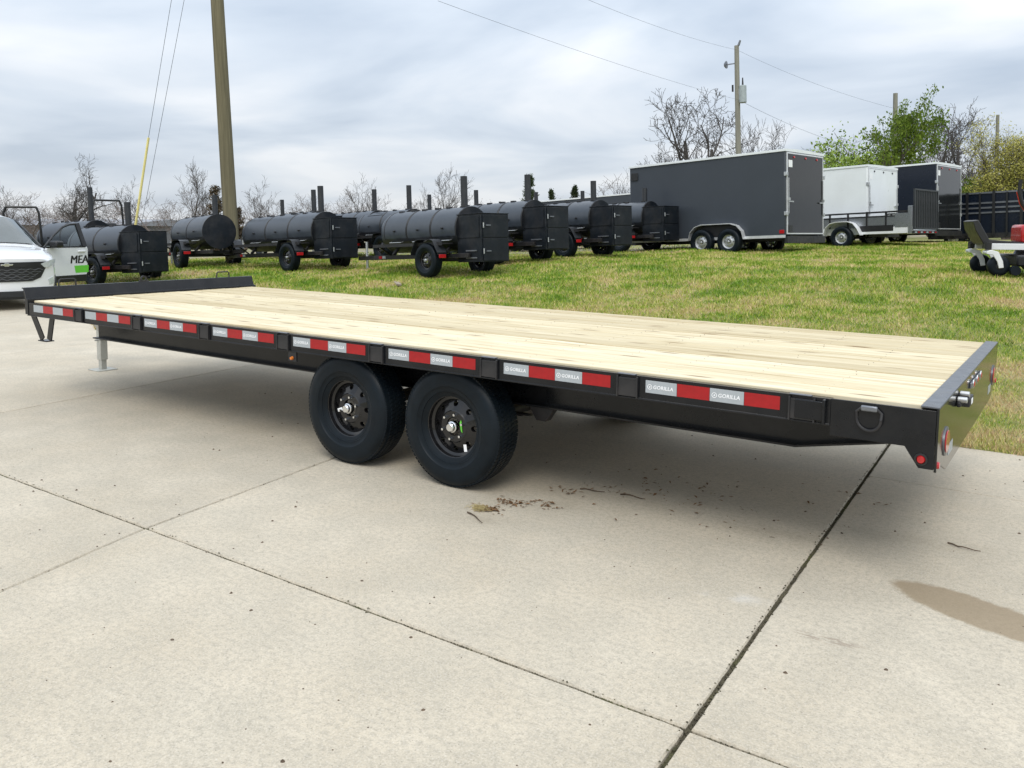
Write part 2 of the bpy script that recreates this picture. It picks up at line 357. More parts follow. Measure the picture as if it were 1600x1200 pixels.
def driveway():
    bed = MB(); bed.add([(-40, -14, -.02), (14, -14, -.02), (14, 3.03, -.02), (-12, 3.03, -.02), (-17, 5.57, -.02), (-40, 5.57, -.02)], [(0, 1, 2, 3, 4, 5)])
    root = bed.build('driveway', 'soil'); tag(root, 'pale concrete driveway of large slabs with dirt in the joints', None, None, 'structure')
    ya = lambda x: -1.462-.0129*x
    cols = [(-33.0,)*3, (-27.5, -27.8, -28), (-23.5, -23.8, -24.2), (-19.5, -20, -20.5), (-16.4, -16.9, -17.2), (-13, -13.5, -14), (-9.6, -10.1, -10.72), (-6.1, -6.95, -7.5), (-2.74, -3.533, -4.13), (-.33, -.476, -.682), (2.65, 2.55, 2.45), (5.7, 5.6, 5.5), (12, 12, 12)]
    jw = {8: .007, 9: .010}
    def slab(poly, chip=.003):
        pts = []
        for (a, b) in zip(poly, poly[1:]+poly[:1]):
            a, b = Vector(a), Vector(b); n = max(1, int((b-a).length/.06)); nn = Vector((-(b-a).y, (b-a).x)).normalized()
            if n > 120: n = 120
            for k in range(n): pts.append(a+(b-a)*k/n+nn*(rnd.uniform(-chip, chip*.3) if k else 0))
        k = MB(); c = sum(pts, Vector((0, 0)))/len(pts); m_ = len(pts)
        ins = [p+(c-p).normalized()*rnd.uniform(.005, .009) for p in pts]
        k.add([(p.x, p.y, 0) for p in ins]+[(p.x, p.y, -.007) for p in pts]+[(p.x, p.y, -.12) for p in pts], [tuple(range(m_))]+[(i, (i+1) % m_, (i+1) % m_+m_, i+m_) for i in range(m_)]+[(i+m_, (i+1) % m_+m_, (i+1) % m_+2*m_, i+2*m_) for i in range(m_)])
        return k.build('slab', 'concrete', root, smooth=0)
    for i in range(len(cols)-1):
        L, Rr = cols[i], cols[i+1]; jl, jr = jw.get(i, .006), jw.get(i+1, .006)
        lx = lambda k: L[k]+jl; rx = lambda k: Rr[k]-jr
        y0 = -4.6
        slab([(lx(0), y0+.006), (rx(0), y0+.006), (rx(1), ya(rx(1))-.009), (lx(1), ya(lx(1))-.009)])
        slab([(lx(0)+.6, -9), (rx(0)+.6, -9), (rx(0), y0-.006), (lx(0), y0-.006)])
        top = [(rx(2), edge_y(rx(2))-.01)]
        for bx in (-12, -17):
            if lx(2) < bx < rx(2): top.append((bx, edge_y(bx)-.01))
        top.append((lx(2), edge_y(lx(2))-.01))
        if i == 9:
            f = lambda k, y: (L[1] if k == 0 else Rr[1])+((L[2]-L[1]) if k == 0 else (Rr[2]-Rr[1]))*(y+1.46)/4.52+(jl if k == 0 else -jr)
            slab([(lx(1), ya(lx(1))+.007), (rx(1), ya(rx(1))+.007), (f(1, 1.83), 1.83), (f(0, 1.86), 1.86)])
            slab([(f(0, 1.865), 1.865), (f(1, 1.835), 1.835)]+top)
        else:
            slab([(lx(1), ya(lx(1))+.007), (rx(1), ya(rx(1))+.007)]+top)
    # grit and bits of moss packed in the wide joints
    g = MB(); r_ = random.Random(3)
    def grit(a, b, n, w):
        a, b = Vector(a), Vector(b); d = (b-a); nn = Vector((-d.y, d.x)).normalized()
        for _ in range(n):
            p = a+d*r_.random()+nn*r_.gauss(0, w); s = r_.uniform(.002, .0055); z = -.012+s*.5 if abs((p-a).dot(nn)) < .01 else .001
            q = [(p.x+s*math.cos(t_)*r_.uniform(.7, 1.4), p.y+s*math.sin(t_)*r_.uniform(.7, 1.4), z+r_.uniform(-.2, .2)*s) for t_ in (0, 1.6, 3.1, 4.7)]
            g.add(q+[(p.x, p.y, z+s*r_.uniform(.6, 1.1))], [(0, 1, 4), (1, 2, 4), (2, 3, 4), (3, 0, 4)])
    grit((-.476, -1.46), (-.682, 3.05), 2600, .006); grit((-5.5, -1.391), (2.5, -1.494), 2600, .0055); grit((-.33, -4.6), (-.476, -1.46), 900, .006); grit((-3.533, -1.43), (-4.0, 2), 700, .004); grit((-2.74, -4.6), (-3.533, -1.43), 500, .004)
    o = g.build('joint_grit', 'soil', root, smooth=0); o['kind'] = 'stuff'
driveway()

def grass():
    rg = np.random.default_rng(5); xs, ys, sc = [], [], []
    n = 800000
    r_ = 6.2*np.exp(rg.random(n)*math.log(36/6.2)); a = rg.uniform(-1.35, .16, n)
    X = .5+r_*np.sin(a); Y = -3.9+r_*np.cos(a)
    ey = np.array([edge_y(q) for q in X]); k = (Y > ey-.01-.05*np.sin(X*9+np.sin(X*23)*1.5)*np.sin(X*4.1)) & (X > -24)
    X, Y, r_ = X[k], Y[k], r_[k]
    # thin where the gravel lot shows
    gl = Y-.25*X; thin = rg.random(len(X)) < np.where(X > -8.5, 1, np.clip((21.5-gl)/3.0, .12, 1)); X, Y, r_ = X[thin], Y[thin], r_[thin]
    Z = np.array([G(q, w) for q, w in zip(X, Y)]); n = len(X)
    Z += .018*np.sin(X*1.7+Y*.9)+.014*np.sin(X*.6-Y*2.1)
    clump = .5+.5*np.sin(X*3.1+np.sin(Y*2.3)*2)*np.sin(Y*2.7+np.sin(X*1.9)*2)
    h = (.022+.030*rg.random(n)**1.5)*(.75+.5*clump)*np.clip(r_/11, .85, 1.3); w = .0028*np.clip(r_/6, 1, 4)*rg.uniform(.7, 1.4, n)
    th = rg.uniform(0, 2*math.pi, n); ln = h*rg.uniform(.1, 1.1, n); la = rg.uniform(0, 2*math.pi, n)
    V = np.zeros((n, 3, 3)); cx, sx = np.cos(th)*w, np.sin(th)*w
    V[:, 0] = np.stack([X-cx, Y-sx, Z-.004], 1); V[:, 1] = np.stack([X+cx, Y+sx, Z-.004], 1); V[:, 2] = np.stack([X+ln*np.cos(la), Y+ln*np.sin(la), Z+h], 1)
    me = bpy.data.meshes.new('grass'); me.vertices.add(3*n); me.vertices.foreach_set('co', V.reshape(-1)); me.loops.add(3*n); me.polygons.add(n)
    me.loops.foreach_set('vertex_index', np.arange(3*n, dtype=np.int32)); me.polygons.foreach_set('loop_start', np.arange(0, 3*n, 3, dtype=np.int32)); me.update()
    at = me.attributes.new('tint', 'FLOAT', 'POINT'); at.data.foreach_set('value', np.repeat(rg.random(n).astype(np.float32), 3))
    me.materials.append(M['grass_blade']); o = bpy.data.objects.new('grass', me); col.objects.link(o)
    tag(o, 'short patchy spring grass, green mixed with straw, on the bank', 'grass', None, 'stuff')
grass()

# ------------------------------------------------------------------ wheels
def disc_with_holes(mb, r0, r1, y0, y1, nh, rc, hr, dep, seg=16):
    """conical web between radii r0 and r1 pierced by nh round holes, walls dep deep"""
    half = math.pi/nh
    for k in range(nh):
        a0 = 2*math.pi*k/nh
        def P(r, a, off=0): return (r*math.cos(a0+a), y0+(y1-y0)*(r-r0)/(r1-r0)+off, r*math.sin(a0+a))
        inner, outer = [], []
        for j in range(seg):
            t = 2*math.pi*(j+.5)/seg; du, dv_ = math.cos(t), math.sin(t)
            inner.append((rc+hr*du, hr*dv_/rc)); s = min(((r1-rc) if du > 0 else (rc-r0))/max(1e-6, abs(du)), half*rc/max(1e-6, abs(dv_)))
            outer.append((rc+s*du, s*dv_/rc))
        c4 = [(r1, half), (r0, half), (r0, -half), (r1, -half)]
        vs = [P(*q) for q in inner]+[P(*q) for q in outer]+[P(*q, dep) for q in inner]+[P(*q) for q in c4]
        fs = []
        for j in range(seg):
            j2 = (j+1) % seg; fs += [(j, j2, j2+seg, j+seg), (j, j+2*seg, j2+2*seg, j2)]
        for ci, (cr, ca) in enumerate(c4):   # corner fillers
            jj = min(range(seg), key=lambda j: 0 if False else abs(((math.pi*2*(j+1)/seg)-math.atan2(ca*rc, cr-rc)) % (2*math.pi)) if abs(((math.pi*2*(j+1)/seg)-math.atan2(ca*rc, cr-rc)) % (2*math.pi)) < math.pi else 2*math.pi-abs(((math.pi*2*(j+1)/seg)-math.atan2(ca*rc, cr-rc)) % (2*math.pi)))
            # walk outer points on both sides of the corner
            idx = [(jj-1) % seg, jj, (jj+1) % seg, (jj+2) % seg]
            fs.append((seg+jj, seg+(jj+1) % seg, 3*seg+ci))
        mb.add(vs, fs)
def tyre_meshes(Rr, w, rim, blocks=64, rings=(-.36, -.12, .12, .36)):
    t = MB(); h = w/2; sh = Rr-.007
    prof = [(rim-.012, -h*.72), (rim+.004, -h*.80), (rim+.02, -h*.86), (rim+.022, -h*.90), (rim+.035, -h*.92), (rim+.05, -h*.97), (rim+.053, -h*1.0), (rim+.075, -h*1.02), (rim+.08, -h*1.012), (Rr-.075, -h*1.02), (Rr-.05, -h*.99), (Rr-.028, -h*.93), (sh-.008, -h*.80), (sh, -h*.70), (sh+.002, -h*.3), (sh+.003, 0)]
    prof = prof+[(r, -y) for r, y in prof[-2::-1]]
    t.lathe(prof, n=56)
    b = MB()
    for row, yc in enumerate((-.66, -.33, 0, .33, .66)):
        wd = h*(.13 if abs(yc) < .5 else .14)
        for k in range(blocks):
            a = 2*math.pi*(k+.5*(row % 2))/blocks; da = math.pi/blocks*.80; dr = -.006 if abs(yc) > .5 else 0; vs = []
            for aa, r_ in ((a-da, 0), (a+da, 0)):
                sk = .10*h*(1 if aa > a else -1)
                for rr in (sh-.006+dr, Rr+dr):
                    for yy in (yc*h-wd, yc*h+wd): vs.append((rr*math.cos(aa), yy+sk*(.5 if abs(yc) < .5 else 0), rr*math.sin(aa)))
            b.add(vs, [(0, 1, 3, 2), (4, 6, 7, 5), (0, 4, 5, 1), (2, 3, 7, 6), (0, 2, 6, 4), (1, 5, 7, 3)])
    return t, b
def make_wheel(parent, loc, Rr, w, rim, rim_mat, flip=False, nh=8, lugs=6, hubm='chrome', fine=True, hubr=.028):
    """wheel whose outer face looks to local -y; rim > tyre, tread, hub, lug_nut"""
    h = w/2; k = MB()
    k.lathe([(rim+.012, -h*.84), (rim+.016, -h*.80), (rim-.004, -h*.72), (rim-.014, -h*.66), (rim-.018, -h*.45), (rim-.034, -h*.38), (rim-.036, h*.7), (rim+.01, h*.78)], n=48)
    rw = rim-.034
    disc_with_holes(k, rim*.50, rw, -h*.52, -h*.28, nh, rim*.695, rim*.088, .03)
    k.lathe([(rim*.50, -h*.52), (rim*.47, -h*.56), (rim*.28, -h*.56), (rim*.26, -h*.50)], n=40)
    wh = k.build('wheel', rim_mat, parent); wh.location = loc
    if flip: wh.rotation_euler = (0, 0, math.pi)
    t, b = tyre_meshes(Rr, w, rim, 88 if fine else 40)
    t.build('tyre', 'rubber', wh)
    if fine: b.build('tread', 'rubber', wh, smooth=0)
    hb = MB(); hb.lathe([(0, -h*.93), (hubr*.8, -h*.93), (hubr, -h*.88), (hubr, -h*.75), (hubr*1.25, -h*.72), (hubr*1.3, -h*.5)], n=24); hb.build('hub', hubm, wh)
    if lugs:
        first = None
        for i in range(lugs):
            a = 2*math.pi*(i+.3)/lugs; rr = rim*.385
            if first is None:
                nb = MB(); nb.cyl((0, 0, 0), (0, -.022, 0), .0105, .008, 6); first = nb.build('lug_nut', hubm if hubm != 'plastic_black' else 'galvanised', wh); q = first
            else: q = first.copy(); col.objects.link(q)
            q.parent = wh; q.location = (rr*math.cos(a), -h*.56, rr*math.sin(a))
    return wh

# ------------------------------------------------------------------ the flatbed trailer
def flatbed():
    T = empty('flatbed_trailer', 'long black deck-over flatbed trailer with pale pine planks and red and white tape', 'trailer', (0, 0, 0), (0, .0041, 0))
    WD = 2.59; L = 7.66; zt = .8525
    # planks
    pw = (WD-.09)/13; base = None
    for i in range(13):
        y0 = .045+i*pw
        k = MB(); k.box(-L+.02, -.064, y0+.005, y0+pw-.005, zt-.040, zt+rnd.uniform(-.004, .0015)); k.build('plank', 'pine', T, bevel=.006)
    sc_ = MB(); rs_ = random.Random(9)
    for i in range(18):
        for j in range(13):
            for q in (.28, .72): dx_ = -.48-i*.41+rs_.uniform(-.012, .012); sc_.cyl((dx_, .045+(j+q)*pw, zt-.004), (dx_, .045+(j+q)*pw, zt+.0004), .003, n=6)
    sc_.build('deck_screws', 'lumber_old', T, smooth=0)['kind'] = 'stuff'
    for s in (0, 1):
        fy = (lambda y: y) if s == 0 else (lambda y: WD-y)
        P = [(0, .838), (.043, .838), (.043, .80), (.012, .80), (.012, .727), (.05, .727), (.05, .715), (-.007, .715), (-.007, .723), (0, .723)]
        k = MB(); k.prism([(fy(a), b) for a, b in P], -L, -.43, 'x'); k.build('side_rail', 'black_paint', T, bevel=.0015)
        k = MB(); k.prism([(-.43, .84), (-.001, .84), (-.001, .585), (-.06, .585), (-.118, .672), (-.43, .672)], fy(-.003), fy(.012), 'y'); k.build('corner_plate', 'black_paint', T, bevel=.002)
        # main beam, an I section that tapers up to the rear
        yb = fy(.42); pl = [(-7.2, .50), (-.68, .50), (-.17, .60), (-.02, .60)]
        k = MB(); k.prism([(-7.2, .508), (-.68, .508), (-.17, .608), (-.02, .608), (-.02, .80), (-7.2, .80)], yb-.005, yb+.005, 'y'); wb = k.build('main_beam', 'black_paint', T)
        k = MB()
        for a, b in zip(pl, pl[1:]): k.add([(a[0], yb-.065, a[1]), (a[0], yb+.065, a[1]), (b[0], yb+.065, b[1]), (b[0], yb-.065, b[1]), (a[0], yb-.065, a[1]+.012), (a[0], yb+.065, a[1]+.012), (b[0], yb+.065, b[1]+.012), (b[0], yb-.065, b[1]+.012)], [(0, 1, 2, 3), (7, 6, 5, 4), (0, 3, 7, 4), (1, 5, 6, 2), (0, 4, 5, 1), (3, 2, 6, 7)])
        k.box(-7.2, -.03, yb-.065, yb+.065, .80, .812); k.build('flange', 'black_paint', wb, bevel=.002)
    first = None
    for i in range(18):
        if first is None:
            k = MB(); k.box(-.02, .02, .05, WD-.05, 0, .076); first = k.build('crossmember', 'black_steel', T); q = first
        else: q = first.copy(); col.objects.link(q)
        q.location = (-.5-i*.41, 0, .734)
    # tape and stake pockets on both sides
    x0, per, seg = -7.545, .8862, .1715; segs = {}
    tx = text_mesh('GORILLA', .026, .0003, .0006, .12, 1.05); tx.materials.append(M['white_print'])
    lg = MB(); lg.lathe([(.0105, 0), (.0135, 0), (.0135, .0006), (.0105, .0006)], n=20, ax='z', close=True); lg.prism([(-.004, -.006), (.004, -.002), (.003, .006), (-.002, .003)], 0, .0006, 'z')
    lgm = lg.mesh('logo'); lgm.materials.append(M['white_print'])
    pk = None
    for s in (0, 1):
        yy = -.0008 if s == 0 else WD+.0008
        for g in range(8):
            for j in range(4):
                c = 'tape_white' if j % 2 == 0 else 'tape_red'
                if (c) not in segs:
                    k = MB(); k.box(0, seg-.002, -.0006, .0006, 0, .064); segs[c] = k.build('reflective_tape', c, T); q = segs[c]
                else: q = segs[c].copy(); col.objects.link(q); q.parent = T
                q.location = (x0+per*g+seg*j, yy, .757)
                if j % 2 == 0 and s == 0 and g > 1:
                    put_mesh('lettering', tx, None, q, (seg*.56, -.0013, .031), (R(90), 0, 0)); put_mesh('logo', lgm, None, q, (seg*.56-.073, -.0010, .031), (R(90), 0, 0))
            # pocket in the gap after each group
            if pk is None:
                k = MB(); k.box(-.052, .052, -.011, 0, -.048, .048); k.box(-.060, -.052, -.016, 0, -.055, .055); k.box(.052, .060, -.016, 0, -.055, .055); k.box(-.05, .05, -.0125, -.011, .037, .048)
                pk = k.build('stake_pocket', 'black_steel', T, bevel=.002); q = pk
            else: q = pk.copy(); col.objects.link(q); q.parent = T
            q.location = (x0+per*g+seg*4+.10, 0 if s == 0 else WD, .776)
            if s == 1: q.rotation_euler = (0, 0, math.pi)
            if s == 0:
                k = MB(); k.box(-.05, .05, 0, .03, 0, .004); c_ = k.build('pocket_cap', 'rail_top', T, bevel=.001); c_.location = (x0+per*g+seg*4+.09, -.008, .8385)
    # rear: deep plate, top flange, lights, latch
    k = MB(); k.prism([(0, .575), (.14, .575), (.30, .52), (2.29, .52), (2.45, .575), (WD, .575), (WD, .848), (0, .848)], 0, .010, 'x'); rp = k.build('rear_plate', 'gloss_plate', T, bevel=.002)
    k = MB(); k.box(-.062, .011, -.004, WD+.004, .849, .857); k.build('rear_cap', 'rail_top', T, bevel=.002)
    for yc in (.235, WD-.235):
        pts = [(.052*math.cos(a), .105*math.sin(a)) for a in [2*math.pi*i/28 for i in range(28)]]; sg = 1 if yc < 1 else -1
        k = MB(); k.prism([(yc+a*1.5, .665+b*.62) for a, b in pts], .010, .015, 'x'); lt = k.build('tail_light', 'steel_grey', T)
        k = MB(); k.prism([(yc+a*1.2, .665+b*.48) for a, b in pts], .015, .021, 'x'); k.build('lens', 'red_lens', lt, bevel=.003)
        k = MB(); k.box(.0102, .0115, yc+sg*.11, yc+sg*.25, .575, .625); k.build('reflector', 'tape_white', T)
        k = MB(); k.cyl((.010, yc-sg*.20, .60), (.018, yc-sg*.20, .60), .017, .013, 16); k.build('marker_light', 'red_lens', T)
    k = MB(); k.box(.010, .020, 1.05, 1.55, .775, .805); lb = k.build('light_bar', 'steel_grey', T, bevel=.003)
    for i in range(3): k = MB(); k.cyl((.02, 1.13+.17*i, .79), (.028, 1.13+.17*i, .79), .018, .013, 18); k.build('lens', 'red_lens', lb); k = MB(); k.lathe([(.018, .020), (.024, .020), (.024, .024), (.018, .025)], (0, 1.13+.17*i, .79), 18, 'x'); k.build('bezel', 'chrome', lb)
    k = MB(); k.box(.010, .060, .62, .76, .755, .800); k.box(.010, .03, .54, .62, .765, .79); lt = k.build('ramp_latch', 'black_steel', T, bevel=.006)
    for q in ((.045, .56, .80), (.045, .64, .815)): k = MB(); k.cyl((.012, q[1], q[2]), (.055, q[1], q[2]), .014, .014, 14); k.build('pin', 'galvanised', lt, bevel=.003)
    k = MB(); k.box(.060, .063, .66, .71, .765, .792); k.build('plate_lamp', 'white_print', lt, bevel=.002)
    for yc, s in ((-.003, -1), (WD+.003, 1)):
        k = MB(); k.cyl((-.050, yc, .625), (-.050, yc+s*.014, .625), .019, .014, 18); ml = k.build('side_marker', 'red_lens', T); k = MB(); k.lathe([(.019, 0), (.027, 0), (.026, s*.006), (.019, s*.007)], (-.050, yc, .625), 20); k.build('grommet', 'plastic_black', ml)
        # D-ring with its clip
        k = MB(); k.tube([(-.265+.052*math.cos(a), yc+s*(.012+.010*math.cos(a*1)), .772-.052*math.sin(a)*1.0) for a in [math.pi*i/16 for i in range(17)]]+[(-.317, yc+s*.01, .80), (-.30, yc+s*.01, .816), (-.23, yc+s*.01, .816), (-.213, yc+s*.01, .80), (-.213, yc+s*.022, .772)], .0065, 8); k.build('d_ring', 'black_steel', T)
        k = MB(); k.box(-.300, -.230, yc+s*.0, yc+s*.020, .805, .830); k.build('ring_clip', 'steel_grey', T, bevel=.006)
        k = MB(); k.box(-.585, -.455, yc+s*.002, yc+s*.016, .735, .822); k.box(-.46, -.448, yc+s*.0, yc+s*.03, .72, .835); k.build('end_pocket', 'black_paint', T, bevel=.003)
        # amber marker under the rail
        k = MB(); k.cyl((-4.01, yc, .672), (-4.01, yc+s*.014, .672), .013, .010, 16); am = k.build('amber_marker', 'amber_lens', T); k = MB(); k.box(-4.05, -3.97, yc-s*.012, yc-s*.001, .650, .716); k.build('bracket', 'black_steel', am)
    # front board
    k = MB(); k.prism([(-L+.02, .80), (-L+.018, .868), (-L-.012, .872), (-L-.052, .972), (-L-.085, .972), (-L-.085, .962), (-L-.062, .960), (-L-.035, .872), (-L-.035, .725), (-L+.02, .725)], -.006, WD+.006, 'y'); k.build('front_board', 'black_paint', T, bevel=.003)
    for y0 in (.33, 2.12):
        k = MB(); k.tube([(-L-.068, y0, .965), (-L-.068, y0+.004, 1.022), (-L-.068, y0+.02, 1.035), (-L-.068, y0+.15, 1.035), (-L-.068, y0+.166, 1.022), (-L-.068, y0+.17, .965)], .008, 8); k.build('chain_loop', 'black_steel', T)
    k = MB(); k.lathe([(.020, -.008), (.034, -.008), (.034, .008), (.020, .008)], (-L-.068, 1.22, 1.0), 20, 'x', True); k.box(-L-.083, -L-.055, 1.17, 1.27, .97, .985); k.build('ring', 'black_steel', T)
    for y0 in (.03, WD-.03):
        k = MB(); k.bar((-7.63, y0, .735), (-7.462, y0, .503), .078, .010, (0, 1, 0)); k.bar((-7.27, y0, .745), (-7.346, y0, .507), .078, .010, (0, 1, 0)); k.box(-7.475, -7.335, y0-.04, y0+.04, .492, .502); k.build('step', 'black_paint', T, bevel=.002)
    # tongue, coupler and drop-leg jack
    for y0, y1 in ((.50, 1.20), (WD-.50, WD-1.20)):
        k = MB(); k.bar((-7.25, y0, .60), (-8.75, y1, .60), .07, .15); k.build('tongue_arm', 'black_paint', T, bevel=.004)
    k = MB(); k.box(-9.15, -8.72, WD/2-.07, WD/2+.07, .53, .66); cp = k.build('coupler', 'galvanised', T, bevel=.015); k = MB(); k.tube([(-9.10+.05*math.cos(a), WD/2, .50+.05*math.sin(a)) for a in [2*math.pi*i/20 for i in range(21)]], .008, 6); k.build('safety_chain', 'galvanised', cp)
    k = MB(); k.box(-8.475, -8.395, 1.10, 1.18, .08, .50); jk = k.build('jack_leg', 'jack_metal', T, bevel=.004)
    k = MB(); k.box(-8.545, -8.325, 1.03, 1.25, -.034, -.024); k.box(-8.465, -8.405, 1.11, 1.17, -.024, .10); k.build('jack_foot', 'jack_metal', jk, bevel=.003)
    k = MB(); k.cyl((-8.435, 1.06, .30), (-8.435, 1.22, .30), .008, n=10); k.box(-8.48, -8.39, 1.095, 1.185, .30, .32); k.build('jack_pin', 'galvanised', jk)
    k = MB(); k.box(-8.49, -8.38, 1.085, 1.195, .46, .79); k.build('jack_tube', 'black_paint', T, bevel=.005)
    # running gear
    xw = (-2.672, -3.567); zc = .3765
    for x in xw:
        k = MB(); k.cyl((x, .20, zc-.011), (x, WD-.20, zc-.011), .044, n=18); k.build('axle', 'black_steel', T)
    w0 = None; near = []
    for x in xw:
        for s in (0, 1):
            z = zc+.004*x*0-.0041*(-x)*1.0
            wl = make_wheel(T, (x, .168 if s == 0 else WD-.168, z), .3765, .235, .203, 'rim_black', bool(s), 8, 6, 'chrome' if s == 0 else 'plastic_black') if w0 is None else copy_part(w0, T, (x, .168 if s == 0 else WD-.168, z), (0, rnd.uniform(0, 2), math.pi if s else 0))
            if w0 is None: w0 = wl
            if s == 0: near.append((x, wl))
    for x, wl in near:
        k = MB(); k.box(-.022, .022, -.071, -.0695, -.011, .011); q = k.build('sticker', 'white_print', wl); q.location = (-.085 if x < -3 else .095, 0, -.02 if x < -3 else -.12); q.rotation_euler = (0, -.35 if x < -3 else 1.4, 0)
        if x > -3: k = MB(); k.prism([(.050, .03), (.060, .05), (.068, .02), (.070, -.03), (.058, -.015)], -.070, -.0685, 'y'); k.build('paint_mark', 'decal_green', wl)
        wl.rotation_euler = (0, 0, 0)
    for y in (.42, WD-.42):
        for x in (-2.672, -3.567):
            k = MB(); 
            for i in range(5): ln = .36-.06*i; k.box(x-ln, x+ln, y-.022, y+.022, .425-.008*i, .4325-.008*i)
            k.box(x-.05, x+.05, y-.035, y+.035, .33, .395); k.build('leaf_spring', 'black_steel', T)
        for x in (-2.22, -3.12, -4.02):
            k = MB(); k.prism([(x-.10, .505), (x+.10, .505), (x+.035, .41), (x-.035, .41)], y-.03, y+.03, 'y'); k.build('spring_hanger', 'black_steel', T, bevel=.004)
    k = MB(); k.box(-4.4, -1.85, .28, .32, .722, .80); k.build('wheel_well_liner', 'black_steel', T)
flatbed()

# ------------------------------------------------------------------ smoker trailers
LEAN = -.046      # the whole lot slopes: trailers stand a little nose down
SM_CACHE = {}
def smoker(name_label, x, y, hd, tank=3.35, stack=.66, box=True, group='smoker trailers standing on the bank', z=None, tilt=LEAN, shine=False):
    """local frame: rear end (firebox) at x = 0, tongue towards -x, near side -y"""
    root = empty('smoker_trailer', name_label, 'smoker trailer', (x, y, G(x, y) if z is None else z), (0, tilt, R(hd)), group)
    key = (tank, box)
    if key in SM_CACHE:
        for ch in SM_CACHE[key]:
            if ch.name.startswith('chimney'): continue
            copy_part(ch, root)
        first = False
    else: first = True
    cz, rr = .955, .44; xr = -.66 if box else -.35
    if first:
        parts = []
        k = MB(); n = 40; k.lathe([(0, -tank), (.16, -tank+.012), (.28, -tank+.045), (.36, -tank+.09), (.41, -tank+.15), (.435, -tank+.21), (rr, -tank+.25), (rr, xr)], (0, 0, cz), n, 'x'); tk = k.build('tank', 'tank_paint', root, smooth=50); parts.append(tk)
        k = MB(); k.lathe([(0, xr-.001), (rr+.012, xr-.001), (rr+.012, xr+.008), (0, xr+.008)], (0, 0, cz), n, 'x'); k.build('end_plate', 'firebox_black', tk)
        # curved doors standing proud on the near side, hinged along the top
        span = (tank-.30+xr)/3 if tank > 3 else (tank-.30+xr)/2; nd_ = 3 if tank > 3 else 2
        for d in range(nd_):
            xa = -tank+.30+d*span+.03; xb = xa+span-.06; k = MB(); vs = []; m_ = 14
            for r0 in (rr+.001, rr+.010):
                for xx in (xa, xb):
                    for i in range(m_):
                        a = R(98)+R(100)*i/(m_-1); vs.append((xx, r0*math.cos(a), cz+r0*math.sin(a)))
            fs = []
            for i in range(m_-1): fs += [(i, i+1, m_+i+1, m_+i), (2*m_+i, 3*m_+i, 3*m_+i+1, 2*m_+i+1), (i, 2*m_+i, 2*m_+i+1, i+1), (m_+i, m_+i+1, 3*m_+i+1, 3*m_+i)]
            fs += [(0, m_, 3*m_, 2*m_), (m_-1, 3*m_-1, 4*m_-1, 2*m_-1)]
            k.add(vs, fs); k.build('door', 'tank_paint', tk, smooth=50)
            for q in (.2, .8): k = MB(); xx = xa+(xb-xa)*q; k.box(xx-.055, xx+.055, -.11, -.02, cz+rr-.008, cz+rr+.03); k.build('hinge', 'black_steel', tk, bevel=.005)
            k = MB(); xm = (xa+xb)/2; k.cyl((xm, -rr*.97, cz+.03), (xm, -rr-.05, cz+.02), .022, .02, 12); k.build('gauge', 'black_steel', tk)
            k = MB(); k.tube([(xm-.2, -rr*.85, cz-.20), (xm-.2, -rr*.85-.07, cz-.22), (xm+.2, -rr*.85-.07, cz-.22), (xm+.2, -rr*.85, cz-.20)], .011, 8); k.build('handle', 'galvanised', tk)
            for xx in (xa-.02, xb+.02):
                k = MB(); pts = [(xx, (rr+.008)*math.cos(a), cz+(rr+.008)*math.sin(a)) for a in [R(95)+R(106)*i/16 for i in range(17)]]
                k.tube(pts, .008, 5); k.build('strap', 'black_steel', tk)
        k = MB(); k.cyl((-tank+.7, .05, cz+rr-.01), (-tank+.7, .05, cz+rr+.06), .045, .04, 14); k.cyl((-tank*.55, .05, cz+rr-.01), (-tank*.55, .05, cz+rr+.05), .03, n=12); k.build('valve', 'black_steel', tk)
        if box:
            k = MB(); k.box(-.70, 0, -.37, .37, .29, 1.225); fb = k.build('firebox', 'firebox_black', root, bevel=.006); parts.append(fb)
            k = MB(); k.box(-.71, .012, -.382, .382, 1.226, 1.238); k.build('lid', 'firebox_black', fb, bevel=.003)
            k = MB(); k.box(.002, .020, -.33, .33, .31, .745); k.build('door', 'firebox_black', fb, bevel=.005)
            k = MB(); k.box(.002, .018, -.33, .33, .765, 1.20); k.build('door', 'firebox_black', fb, bevel=.005)
            k = MB(); k.box(-.66, -.05, -.384, -.372, .765, 1.19); k.build('side_panel', 'firebox_black', fb, bevel=.004)
            for zz in (.50, 1.0):
                k = MB(); k.cyl((.03, -.33, zz-.05), (.03, -.33, zz+.05), .013, n=10); k.build('hinge_pin', 'galvanised', fb); k = MB(); k.box(.02, .045, -.27, -.15, zz-.012, zz+.012); k.build('latch', 'steel_grey', fb)
            k = MB(); 
            for zz in (.36, .50): k.box(-.44, -.12, -.390, -.372, zz, zz+.025)
            k.build('damper_slide', 'steel_grey', fb, bevel=.002)
        # frame, shelf, tongue, fenders
        k = MB()
        for yy in (-.42, .42): k.box(-tank-.1, -.30 if box else .15, yy-.03, yy+.03, .38, .47)
        for xx in (-tank-.05, -2.2, -1.2, -.72): k.box(xx, xx+.06, -.39, .39, .385, .465)
        fr = k.build('frame', 'black_steel', root, bevel=.004); parts.append(fr)
        for xx in (-tank+.5, -1.1):
            for yy in (-.36, .36): k = MB(); k.bar((xx, yy, .47), (xx, yy*.62, cz-rr+.10), .07, .05); k.build('cradle', 'black_steel', fr)
        k = MB(); k.box(-tank+.3, -.74, -.74, -.46, .66, .685); k.box(-tank+.3, -.74, -.75, -.735, .635, .70)
        for xx in (-tank+.5, -1.6, -.85): k.bar((xx, -.44, .47), (xx, -.72, .66), .03, .03)
        k.build('shelf', 'black_steel', fr)
